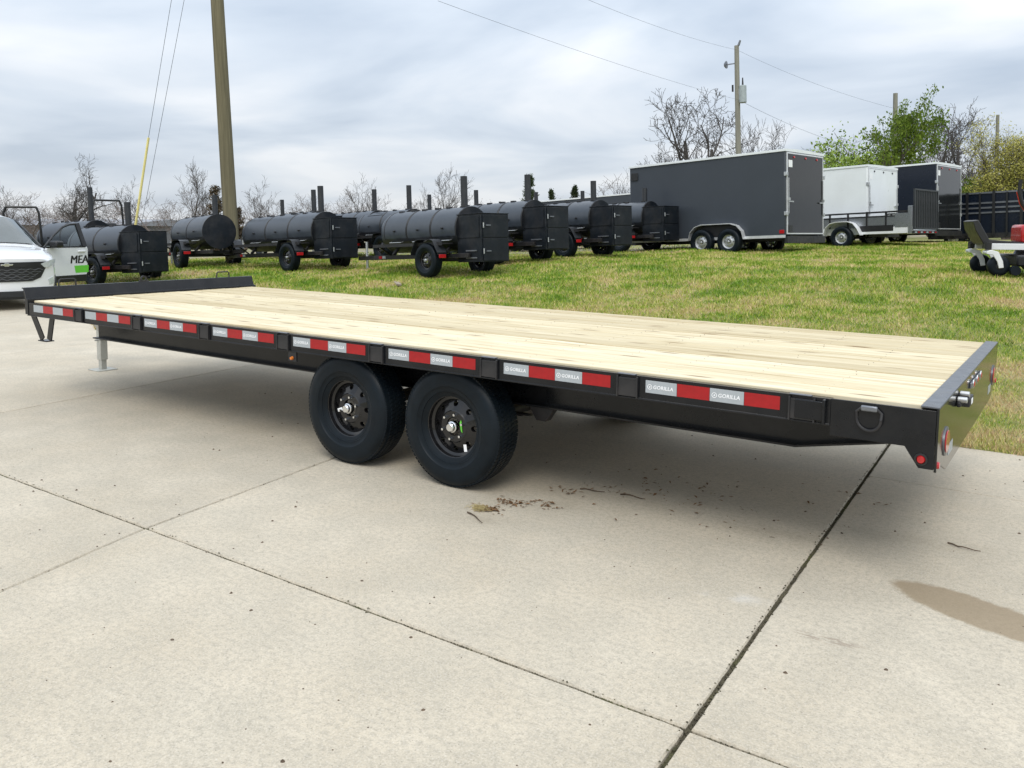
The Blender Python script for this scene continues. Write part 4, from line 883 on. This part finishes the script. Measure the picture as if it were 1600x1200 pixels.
# ------------------------------------------------------------------ zero-turn mowers
def mower(label, x, y, hd, frame='white_paint', red=True, z=None, rops_h=1.0, group=None, edge=False):
    T = empty('ride_on_mower', label, 'mower', (x, y, G(x, y) if z is None else z), (0, 0, R(hd)), group)
    # forward +x, front casters at x = 0
    k = MB(); k.prism([(-1.15, -.62), (-.55, -.70), (-.40, -.55), (-.40, .55), (-.55, .70), (-1.15, .62)], .16, .34, 'z'); dk = k.build('cutting_deck', 'plastic_black', T, bevel=.03)
    for s in (-1, 1): k = MB(); k.cyl((-.36, s*.55, .10), (-.36, s*.66, .10), .075, n=18); k.build('roller', 'rubber', dk)
    for s in (-1, 1): k = MB(); k.cyl((-.75, s*.35, .34), (-.75, s*.35, .42), .13, .10, 18); k.build('pulley_cover', 'steel_grey', dk)
    for s in (-1, 1):
        k = MB(); k.box(-1.55, -.02, s*.33-.045, s*.33+.045, .42, .52); k.build('frame_rail', frame, T, bevel=.006)
        k = MB(); k.cyl((0, s*.47, .42), (0, s*.47, .54), .05, n=16); k.box(-.05, .05, min(s*.33, s*.47), max(s*.33, s*.47), .44, .51); k.build('caster_hub', 'plastic_black', T)
        k = MB(); 
        vs = [(.05, .40), (-.02, .42), (-.12, .39), (-.19, .25), (-.21, .14), (-.14, .13), (-.11, .24), (-.04, .345), (.05, .355)]
        k.prism(vs, s*.47-.115, s*.47-.085, 'y'); f1 = k.build('caster_fork', frame, T, bevel=.006)
        k = MB(); k.prism(vs, s*.47+.085, s*.47+.115, 'y'); k.build('fork_blade', frame, f1, bevel=.006); k = MB(); k.box(-.03, .055, s*.47-.085, s*.47+.085, .362, .398); k.build('fork_crown', frame, f1, bevel=.01)
        k = MB(); k.lathe([(.05, -.07), (.10, -.075), (.14, -.068), (.160, -.045), (.165, 0), (.160, .045), (.14, .068), (.10, .075), (.05, .07)], (-.16, s*.47, .165), 36); c = k.build('caster_wheel', 'rubber', T, smooth=60)
        k = MB(); k.lathe([(0, -.075), (.055, -.072), (.06, -.05)], (-.16, s*.47, .165), 20); k.lathe([(0, .075), (.055, .072), (.06, .05)], (-.16, s*.47, .165), 20); k.build('rim', 'plastic_black', c)
        rr = .29; t, b = tyre_meshes(rr, .27, .15, 24); o = t.build('drive_wheel', 'rubber', T); o.location = (-1.05 if edge and s < 0 else -1.45, s*.50, rr); b.build('tread', 'rubber', o, smooth=0)
        k = MB(); k.lathe([(0, -s*.06), (.10, -s*.08), (.15, -s*.10), (.15, s*.11), (.10, s*.05), (0, s*.04)], (0, 0, 0), 24); k.build('rim', 'steel_grey', o)
        k = MB(); k.prism([(-1.85, .62), (-1.2, .66), (-.86, .53), (-.90, .46), (-1.25, .56), (-1.85, .54)], s*.36, s*.64, 'y'); k.build('fender', frame, T, bevel=.02)
        k = MB(); k.tube([(-1.0, s*.30, .55), (-1.0, s*.33, .85), (-.86, s*.30, 1.02), (-.80, s*.10, 1.06)], .016, 8); k.build('control_lever', 'plastic_black', T)
    k = MB(); k.prism([(-.08, .50), (.02, .50), (.16, .74), (.19, .88), (.12, .90), (-.06, .58), (-.60, .54), (-.60, .50)], -.30, .30, 'y'); k.build('foot_plate', 'plastic_black', T, bevel=.01)
    xo = .42 if edge else 0; k = MB(); k.box(-1.62+xo, -.95+xo, -.28, .28, .52, .70+xo*.3); st = k.build('tank_and_console', 'mower_red' if red else 'plastic_black', T, bevel=.05)
    k = MB(); k.prism([(-.98, .71), (-1.02, .80), (-1.40, .82), (-1.46, .78), (-1.58, 1.25), (-1.68, 1.24), (-1.58, .71)], -.25, .25, 'y'); k.build('seat', 'plastic_black', T, bevel=.04)
    k = MB(); k.box(-2.05, -1.66, -.26, .26, .45, .86); en = k.build('engine', 'mower_red' if red else 'plastic_black', T, bevel=.06); k = MB(); k.cyl((-1.86, 0, .86), (-1.86, 0, .95), .16, .13, 20); k.build('fan_cover', 'plastic_black', en)
    for s in (-1, 1):
        k = MB(); P = [(-1.66, s*.46, .42), (-1.66, s*.46, .92), (-1.60, s*.45, .92+rops_h*.38), (-1.60, s*.42, .92+rops_h*.85), (-1.60, s*.36, .92+rops_h)]
        if edge: P = [(-1.5, s*.47, .45), (-.98, s*.46, .82), (-.74, s*.46, 1.18), (-.68, s*.45, 1.38), (-.69, s*.44, 1.58)]
        k.tube(P, .032, 8); k.build('roll_bar', 'plastic_black', T)
        if red: k = MB(); k.tube([(p[0]+.034, p[1]*1.02, p[2]) for p in P[1:4]], .010, 6); k.build('bar_stripe', 'mower_red', T)
    if not edge: k = MB(); k.cyl((-1.60, -.37, .92+rops_h), (-1.60, .37, .92+rops_h), .030, n=10); k.build('top_bar', 'plastic_black', T)
    return T
mower('white and red zero-turn mower cut off by the right edge', -1.05, 12.0, 201, edge=True)
mower('ride-on mower behind the car, only its black roll bar showing', -22.1, 6.55, -35, 'plastic_black', False, rops_h=1.05)
mower('ride-on mower behind the smoker nearest the car, roll bar showing above its tank', -22.5, 10.0, -10, 'plastic_black', False, rops_h=1.0)

# ------------------------------------------------------------------ poles and wires
def pole(label, x, y, h, r0, r1, mat, lean=LEAN):
    T = empty('utility_pole', label, 'utility pole', (x, y, G(x, y)-.05), (0, lean, 0), 'wooden utility poles')
    k = MB(); k.tube([(0, 0, h*i/8) for i in range(9)], [r0+(r1-r0)*i/8 for i in range(9)], 20); k.build('shaft', mat, T); return T
pole('thick brown wooden pole rising out of the picture at the left', -19.15, 11.02, 16, .20, .14, 'pole_wood', -.058)
P2 = pole('grey wooden pole carrying a transformer above the charcoal trailer', -15.05, 40.15, 10.35, .17, .12, 'pole_grey', -.05)
k = MB(); k.cyl((.30, -.02, 7.35), (.30, -.02, 8.25), .19, n=20); tr = k.build('transformer_can', 'transformer', P2, bevel=.03)
k = MB(); k.cyl((.30, -.02, 8.25), (.30, -.02, 8.65), .05, .03, 12); k.build('bushing', 'plastic_black', tr); k = MB(); k.box(.10, .16, -.08, .04, 7.5, 8.1); k.build('mount', 'galvanised', tr)
k = MB(); k.bar((-.10, 0, 9.45), (-.55, 0, 9.45), .05, .05); k.build('lamp_arm', 'steel_grey', P2); k = MB(); k.lathe([(.0, 0), (.10, .02), (.19, .10), (.20, .14), (0, .16)], (-.70, 0, 9.45), 18, 'x'); k.build('lamp_head', 'steel_grey', P2)
k = MB(); k.cyl((-.25, 0, 8.0), (-.25, 0, 8.35), .05, n=10); k.build('cutout', 'plastic_black', P2)
k = MB(); k.cyl((.10, 0, 10.35), (.20, 0, 10.6), .07, .05, 10); k.build('insulator', 'steel_grey', P2)
pole('plain grey wooden pole in front of the green tree', -9.25, 50.3, 8.5, .16, .125, 'pole_grey', -.04)
pole('thin far wooden pole among the bare trees at the right', -4.9, 60, 8.0, .13, .10, 'pole_grey', -.03)
def wire(label, pts, r=.008, name='power_line'):
    k = MB(); k.tube(pts, r, 5); o = k.build(name, 'wire'); return tag(o, label, 'wire', 'overhead wires')
def sag(a, b, s, n=14):
    a, b = Vector(a), Vector(b); return [a+(b-a)*i/n-Vector((0, 0, s*4*(i/n)*(1-i/n))) for i in range(n+1)]
wire('upper wire running from top centre to the transformer pole', sag((-13.9, 21.2, 9.2), (-15.55, 40.15, 11.0), .15), .0045)
wire('upper wire running from the transformer pole down to the plain pole', sag((-15.55, 40.15, 11.0), (-9.6, 50.3, 8.75), .25), .005)
wire('lower wire running from top centre to the transformer pole below its can', sag((-15.0, 14.9, 7.9), (-15.35, 40.15, 8.4), .15), .0045)
wire('lower wire sloping from the transformer pole down to the right behind the trees', sag((-15.35, 40.15, 8.4), (-13.5, 66, 7.6), .4), .007)
wire('bare guy wire coming down left of the wooden pole, without a guard', [(-20.2, 11.5, 12.0), (-20.66, 10.75, 7.8), (-22.3, 10.5, 2.55), (-22.8, 10.4, .9)], .006, 'guy_wire')
T = empty('guy_wire', 'guy wire with long yellow plastic guard at its lower end', 'wire', (0, 0, 0), group='overhead wires')
k = MB(); k.tube([(-20.2, 11.4, 12.0), (-20.90, 10.52, 7.8), (-21.35, 9.98, 4.02), (-21.9, 9.86, 1.70), (-22.1, 9.8, .9)], .006, 6); k.build('cable', 'wire', T)
k = MB(); k.tube([(-21.35, 9.98, 4.02), (-21.9, 9.86, 1.70), (-22.05, 9.82, 1.1)], .034, 10); k.build('guard', 'guard_yellow', T)

# ------------------------------------------------------------------ trees
def tree_mesh(seed, h=8, spread=.55, trunk_r=.14, levels=5, up_=.35, nb=(4, 3, 3, 3, 2), twig=.004, start=.25, multi=1, wob=.16, leaf=None, leafn=0, leafs=.1, lr=.25):
    """branch skeleton grown recursively; returns trunk builder, crown builder, leaf builder"""
    r_ = random.Random(seed); tk, cr, lf = MB(), MB(), MB(); tips = []
    def grow(p, d, L, rad, lv):
        n = max(2, 5-lv) if lv else 7; pts = [p.copy()]; rs = [rad]; q = p.copy(); dd = d.copy()
        for i in range(n):
            dd = (dd+Vector((r_.gauss(0, wob), r_.gauss(0, wob), r_.gauss(0, wob)+up_*.12))).normalized(); q = q+dd*(L/n); pts.append(q.copy()); rs.append(max(twig, rad*(1-.62*(i+1)/n)))
        (tk if lv == 0 else cr).tube(pts, rs, 8 if lv == 0 else (5 if lv < 2 else 3), cap=False)
        if lv >= levels-1: tips.append((pts[-1], dd)); 
        if lv < levels-1:
            k_ = nb[lv]+r_.choice((0, 0, 1))
            for j in range(k_):
                t_ = (start if lv == 0 else .25)+(1-(start if lv == 0 else .25))*(j+r_.random())/k_; t_ = min(.98, t_); f = t_*n; i = min(n-1, int(f)); pp = pts[i].lerp(pts[i+1], f-i); base = (pts[i+1]-pts[i]).normalized()
                az = r_.uniform(0, 2*math.pi); o_ = base.orthogonal().normalized(); o_ = Matrix.Rotation(az, 3, base) @ o_
                sp = spread*r_.uniform(.75, 1.25); nd_ = (base*(1-sp*.5)+o_*sp+Vector((0, 0, up_*.5))).normalized()
                grow(pp, nd_, L*r_.uniform(.45, .68)*(1-.25*t_ if lv == 0 else 1), max(twig, rs[i]*.58), lv+1)
            if lv: tips.append((pts[-1], dd))
    for m_ in range(multi):
        a = 2*math.pi*m_/max(1, multi)+r_.random(); d = Vector((math.cos(a)*.25, math.sin(a)*.25, 1)).normalized() if multi > 1 else Vector((r_.gauss(0, .04), r_.gauss(0, .04), 1)).normalized()
        grow(Vector((math.cos(a)*.1*(multi > 1), math.sin(a)*.1*(multi > 1), 0)), d, h*(.62 if multi == 1 else .55)*r_.uniform(.85, 1.1), trunk_r, 0)
    for p, d in tips:
        for _ in range(leafn):
            c = p+Vector((r_.gauss(0, lr), r_.gauss(0, lr), r_.gauss(0, lr*.8))); a = Vector((r_.gauss(0, 1), r_.gauss(0, 1), r_.gauss(0, 1))).normalized(); b = a.orthogonal().normalized(); s = leafs*r_.uniform(.6, 1.3)
            lf.add([c-a*s, c+b*s*.5, c+a*s, c-b*s*.5], [(0, 1, 2, 3)])
    hz = max(v[2] for v in tk.v+cr.v); f = h/hz
    for b in (tk, cr, lf): b.v = [(v[0]*f, v[1]*f, v[2]*f) for v in b.v]
    return tk, cr, lf
TM = {}
def proto(key, bark, leafmat_=None, **kw):
    tk, cr, lf = tree_mesh(**kw); a = tk.mesh('trunk'); a.materials.append(M[bark]); b = cr.mesh('crown', 0); b.materials.append(M[bark]); c = None
    if lf.v: c = bpy.data.meshes.new('foliage'); c.from_pydata(lf.v, [], lf.f); c.materials.append(M[leafmat_])
    TM[key] = (a, b, c, kw['h'])
def tree(label, key, x, y, h, rz=0, group='bare trees behind the lot', name='bare_tree', z=None, wid=1.0):
    a, b, c, h0 = TM[key]; T = empty(name, label, 'tree' if 'shrub' not in name else 'shrub', (x, y, (G(x, y) if z is None else z)-.1), (0, LEAN*.6, rz), group); s = h/h0; T.scale = (s*wid, s*wid, s)
    for n_, me in (('trunk', a), ('crown', b), ('foliage', c)):
        if me: o = bpy.data.objects.new(n_, me); col.objects.link(o); o.parent = T
    return T
proto('oak', 'bark_grey', h=9, seed=11, spread=.75, trunk_r=.21, levels=6, nb=(5, 4, 3, 3, 2, 2), start=.28, multi=2, up_=.4, twig=.010)
proto('tall', 'bark_grey', h=8, seed=4, spread=.6, trunk_r=.10, levels=5, nb=(9, 5, 4, 3, 2), start=.2, up_=.55, twig=.009)
proto('wide', 'bark_grey', h=7, seed=23, spread=.85, trunk_r=.14, levels=5, nb=(6, 4, 4, 3, 2), start=.2, multi=3, up_=.4, twig=.007)
proto('scrub', 'bark_brown', h=4, seed=31, spread=.8, trunk_r=.035, levels=5, nb=(4, 3, 3, 3, 2), start=.12, multi=3, up_=.45, twig=.004, wob=.22)
proto('thin', 'bark_grey', h=5, seed=8, spread=.6, trunk_r=.055, levels=5, nb=(6, 4, 3, 3, 2), start=.25, multi=1, up_=.6, twig=.006)
proto('budding', 'bark_brown', 'bud_brown', h=4, seed=47, spread=.8, trunk_r=.035, levels=5, nb=(4, 3, 3, 3, 2), start=.1, multi=3, up_=.4, twig=.004, leafn=1, leafs=.03, lr=.12)
proto('pine', 'bark_brown', 'leaf_green', h=9, seed=15, spread=.7, trunk_r=.16, levels=4, nb=(11, 4, 3, 2), start=.18, up_=.5, twig=.012, leafn=36, leafs=.10, lr=.20)
proto('bush', 'bark_brown', 'leaf_green', h=6, seed=16, spread=.8, trunk_r=.12, levels=4, nb=(7, 5, 3, 2), start=.08, multi=3, up_=.3, twig=.012, leafn=18, leafs=.085, lr=.30)
proto('willow', 'bark_brown', 'leaf_yellow', h=9, seed=19, spread=.75, trunk_r=.17, levels=5, nb=(8, 4, 4, 3, 2), start=.06, multi=3, up_=.35, twig=.010, leafn=9, leafs=.075, lr=.26)
def cedar(key, h, seed, mat, dens=1):
    r_ = random.Random(seed); tk, cr, lf = MB(), MB(), MB(); tk.tube([(0, 0, h*i/6) for i in range(7)], [.10*(1-i/6.5) for i in range(7)], 7)
    for i in range(int(120*dens)):
        t_ = r_.random()**.9; z = h*(.08+.9*t_); L = (.30+.9*r_.random())*(1-t_)**.8*h*.24+.06; a = r_.uniform(0, 6.28); d = Vector((math.cos(a), math.sin(a), r_.uniform(.15, .75))).normalized(); p = Vector((0, 0, z)); cr.tube([p, p+d*L*.6, p+d*L+Vector((0, 0, .06*L))], [.015, .01, .004], 3, False)
        for _ in range(34):
            c = p+d*L*(r_.random()**.6)+Vector((r_.gauss(0, .07), r_.gauss(0, .07), r_.gauss(0, .07))); u = (d+Vector((r_.gauss(0, .5), r_.gauss(0, .5), r_.gauss(0, .5)+.3))).normalized(); b = u.orthogonal().normalized(); s = r_.uniform(.05, .12)
            lf.add([c-u*s, c+b*s*.28, c+u*s, c-b*s*.28], [(0, 1, 2, 3)])
    a = tk.mesh('trunk'); a.materials.append(M['bark_brown']); b = cr.mesh('crown', 0); b.materials.append(M['bark_brown']); c = bpy.data.meshes.new('foliage'); c.from_pydata(lf.v, [], lf.f); c.materials.append(M[mat]); TM[key] = (a, b, c, h)
cedar('cedar', 4.5, 3, 'leaf_cedar', 1.2); cedar('rust_cedar', 3.2, 5, 'leaf_rust', .6)
CAMX, CAMY = .5046, -3.8949
def at(az, d): return CAMX+d*math.sin(R(az)), CAMY+d*math.cos(R(az))
TREES = [
    ('large bare oak with forked dark trunk left of the transformer pole', 'oak', -19.43, 44.25, 9.5, 1.0),
    ('tall slender bare tree just right of the transformer pole', 'tall', -17.61, 49.14, 8.71, 1),
    ('spreading reddish bare tree above the rear of the charcoal trailer', 'wide', -17.27, 55.4, 8.08, 1),
    ('small bare tree at the left foot of the large oak', 'thin', -24.95, 52.45, 7.31, 1),
    ('bushy bare tree above the white cargo trailer', 'wide', -14.99, 59.35, 7.5, 1.1),
    ('low bare tree between the charcoal and white cargo trailers', 'wide', -17.84, 64.66, 7.32, 1.2),
    ('large bare tree behind the blue-black trailer', 'oak', -6.82, 55.38, 8.61, 1.0),
    ('upright bare tree right of the green tree', 'tall', -8.96, 61.24, 8.79, 1),
    ('bare tree beside the yellow-green tree', 'tall', -5.72, 60.91, 7.75, 1.1),
    ('low bare tree seen through the green tree', 'wide', -12.74, 68.27, 7.94, 1.2),
    ('tall green tree with clumped foliage right of the plain pole', 'pine', -9.6, 44.9, 7.92, 0.6),
    ('lower green bushy tree left of the plain pole', 'bush', -10.37, 46.57, 6.35, 1.0),
    ('big yellow-green budding tree at the right edge', 'willow', -3.21, 45.41, 6.33, 0.85),
    ('yellow-green tree partly cut off by the right edge', 'willow', -1.85, 51.19, 6.13, 1),
    ('low green shrub tree behind the stake trailer', 'bush', -4.52, 46.66, 3.81, 1.1),
    ('small bare tree above the far charcoal trailer', 'thin', -28.55, 52.21, 5.66, 1),
    ('dark cedar behind the second smoker stack', 'cedar', -25.61, 35.78, 4.09, 1),
    ('small dark cedar above the far charcoal trailer', 'cedar', -29.21, 46.71, 4.13, 1),
    ('faint cedar between the two clear cedars', 'cedar', -31.5, 47.55, 3.98, 0.9),
    ('brownish cedar just left of the thick pole', 'rust_cedar', -27.87, 17.0, 2.76, 1.2),
    ('low brownish cedar right behind the thick pole', 'rust_cedar', -28.0, 18.04, 1.96, 1.2),
    ('tall thin bare tree above the stickered tank', 'tall', -28.98, 32.31, 4.76, 1),
    ('small bare tree left of the tall thin one in the centre', 'thin', -28.54, 30.04, 3.54, 1.1),
    ('bare tree right of the long near tank', 'thin', -31.66, 27.96, 4.11, 1.2),
    ('bare tree leaning right in the gap between the near smokers', 'thin', -31.95, 30.18, 3.97, 1.2),
    ('low bare thicket tree above the long near firebox', 'scrub', -31.36, 26.84, 3.16, 1.2),
    ('low bare tree above the long near tank', 'scrub', -32.71, 24.67, 2.96, 1.2),
    ('crooked bare tree right of the thick pole', 'thin', -30.88, 21.12, 3.6, 1.2),
    ('bare tree with dense top left of the thick pole', 'tall', -36.67, 22.14, 4.77, 0.9),
    ('low spreading bare tree left of the brownish cedar', 'scrub', -34.02, 18.89, 3.05, 1.4),
    ('broad bare tree above the smoker nearest the car', 'wide', -39.49, 17.76, 4.8, 0.9),
    ('small bare tree beside the yellow guy guard', 'thin', -41.33, 21.29, 4.03, 1.2),
    ('low bare tree above the open car door', 'scrub', -36.74, 14.54, 2.76, 1.3),
    ('bare tree at the left edge behind the car', 'thin', -39.98, 14.82, 3.37, 1.3),
    ('bare tree partly cut off by the left edge', 'scrub', -42.9, 15.24, 3.25, 1.3),
]
BRUSH = [(-59.34, 22.42, 3.35), (-57.13, 21.66, 2.62), (-47.02, 18.32, 2.47), (-50.97, 20.99, 3.0), (-47.21, 19.85, 2.41), (-55.17, 25.26, 2.85), (-43.84, 19.78, 2.89), (-46.51, 21.77, 2.78), (-52.22, 26.17, 2.83), (-41.29, 20.91, 2.87), (-39.24, 20.33, 2.43), (-46.18, 26.11, 3.01), (-47.22, 27.73, 2.56), (-45.94, 27.94, 2.49), (-48.58, 30.37, 2.42), (-44.74, 28.6, 2.55), (-40.73, 27.01, 2.63), (-39.31, 27.37, 2.32), (-43.95, 31.64, 2.43), (-39.01, 28.88, 2.26), (-37.12, 28.66, 2.83), (-39.3, 31.34, 3.02), (-32.91, 27.23, 2.13), (-40.82, 35.27, 2.65), (-34.73, 30.88, 2.47), (-31.62, 29.03, 2.72), (-37.94, 36.81, 2.71), (-36.15, 35.81, 2.55), (-28.11, 29.04, 2.21), (-32.82, 34.87, 2.87), (-34.26, 38.26, 3.17), (-33.03, 38.67, 3.02), (-32.68, 39.41, 2.86), (-23.49, 29.13, 2.39), (-29.16, 37.8, 3.05), (-22.08, 29.95, 2.11), (-23.99, 33.13, 2.16), (-22.64, 32.66, 2.21), (-20.68, 31.23, 1.91), (-20.17, 31.51, 2.38), (-24.86, 42.12, 3.05), (-18.81, 32.33, 2.26), (-23.14, 43.17, 2.29), (-23.24, 45.52, 2.53), (-26.48, 53.42, 5.51), (-24.21, 52.46, 5.77), (-22.45, 54.17, 5.51), (-23.75, 61.47, 7.03), (-20.11, 58.52, 5.61), (-17.7, 55.16, 5.31), (-16.7, 56.78, 6.37), (-15.31, 58.41, 5.15), (-17.07, 75.63, 5.6), (-12.21, 63.44, 5.59), (-12.36, 70.77, 5.68), (-10.56, 74.58, 6.64), (-8.74, 72.07, 6.88), (-7.14, 70.69, 6.46), (-4.72, 68.85, 6.23), (-3.57, 69.42, 5.97)]
TG = {'cedar': ('cedar_tree', 'cedars behind the lot'), 'rust_cedar': ('cedar_tree', 'cedars behind the lot'), 'pine': ('green_tree', 'green trees at the right'), 'bush': ('green_tree', 'green trees at the right'), 'willow': ('green_tree', 'green trees at the right')}
for i, (lab, key, x, y, h, w) in enumerate(TREES):
    nm, gp = TG.get(key, ('bare_tree', 'bare trees behind the lot')); tree(lab, key, x, y, h, i*1.7, gp, nm, wid=w)
for i, (x, y, h) in enumerate(BRUSH):
    if i % 3 == 1 and x < -18: continue
    tree('bare brown shrub in the thicket along the back of the lot', 'scrub' if i % 3 else 'budding', x, y, h, i*2.3, 'shrubs in the thicket behind the lot', 'bare_shrub', wid=1.5)

def building():
    T = empty('building', 'low grey metal building far off at the left edge', 'building', (-56, 21.0, -1.0), (0, 0, R(8)))
    k = MB(); k.box(-3, 11, 0, 8, 0, 2.55); k.build('wall', 'building_grey', T)
    k = MB(); k.prism([(-.3, 2.55), (4, 2.95), (8.3, 2.55)], -3.3, 11.3, 'x'); k.build('roof', 'roof_grey', T)
    for xx in (1, 5): k = MB(); k.box(xx, xx+2.4, -.04, -.002, 0, 2.2); k.build('roll_door', 'roof_grey', T)
building()

# ------------------------------------------------------------------ litter on the concrete
def litter():
    r_ = random.Random(12)
    def twig(label, x, y, L, a):
        k = MB(); P = []; q = Vector((x, y, .006)); d = a
        for i in range(7): P.append(tuple(q)); d += r_.uniform(-.3, .3); q = q+Vector((math.cos(d), math.sin(d), 0))*L/6; q.z = .005+r_.uniform(0, .006)
        k.tube(P, [.0045-.0004*i for i in range(7)], 5); tag(k.build('twig', 'twig'), label, 'twig', 'twigs on the concrete')
    twig('curved brown twig lying in front of the rear tyre', -2.30, -.24, .20, -.35)
    twig('short dark twig under the deck right of the tyres', -1.75, .55, .17, .6)
    twig('dark twig under the deck nearest the beam', -2.0, .50, .16, .2)
    twig('thin straw-coloured stalk on the right-hand slab', -.02, .83, .16, -.5)
    k = MB()
    for cx, cy, n, s in ((-2.25, -.12, 90, .045), (-2.2, .05, 60, .05), (-2.02, .12, 36, .06), (-2.05, .42, 24, .06), (-1.85, .6, 16, .08), (-1.6, .9, 40, .25), (-1.3, .6, 30, .3), (-.8, 1.4, 20, .4)):
        for _ in range(n):
            x, y = r_.gauss(cx, s), r_.gauss(cy, s*.6); a = r_.uniform(0, 6.28); L = r_.uniform(.006, .022); w = L*r_.uniform(.15, .5); z = r_.uniform(.002, .008)
            u = Vector((math.cos(a), math.sin(a), r_.uniform(-.2, .3))); v = Vector((-math.sin(a), math.cos(a), r_.uniform(-.3, .3))); c = Vector((x, y, z))
            k.add([c-u*L, c+v*w+Vector((0, 0, .003)), c+u*L, c-v*w+Vector((0, 0, .002))], [(0, 1, 2), (0, 2, 3)])
    tag(k.build('leaf_litter', 'brown_leaf', smooth=0), 'scattered brown leaf and grass bits on the concrete near the tyres', 'litter', None, 'stuff')
    k = MB()
    for _ in range(130):
        c = Vector((r_.gauss(-2.28, .028), r_.gauss(-.15, .018), r_.uniform(.003, .016))); a = r_.uniform(0, 6.28); u = Vector((math.cos(a), math.sin(a), r_.uniform(-.3, .5)))*r_.uniform(.012, .03); k.tube([c-u, c+u], .0012, 3)
    tag(k.build('straw_tuft', 'straw', smooth=0), 'small tuft of dry straw in front of the rear tyre', 'straw', None, 'stuff')
    k = MB()
    for _ in range(420):
        x, y = r_.uniform(-6, 1.2), r_.uniform(-2.8, 3.0); s = r_.choice((.002, .003, .003, .004, .005, .008)); n = 6
        vs = [(x+s*math.cos(1.05*i)*r_.uniform(.7, 1.3), y+s*math.sin(1.05*i)*r_.uniform(.7, 1.3), .0005) for i in range(n)]+[(x, y, s*r_.uniform(.7, 1.1))]; k.add(vs, [(i, (i+1) % n, n) for i in range(n)])
    tag(k.build('pebbles', 'twig', smooth=0), 'tiny dark pebbles and crumbs strewn over the concrete', 'pebbles', None, 'stuff')
    k = MB(); k.box(-.42, .42, -.045, .045, 0, .035); o = k.build('loose_board', 'lumber_old', bevel=.003); o.location = (-10.45, 8.15, G(-10.45, 8.15)+.02); o.rotation_euler = (0, 0, R(-42)); tag(o, 'short weathered board lying in the grass by the stickered smoker', 'board')
litter()
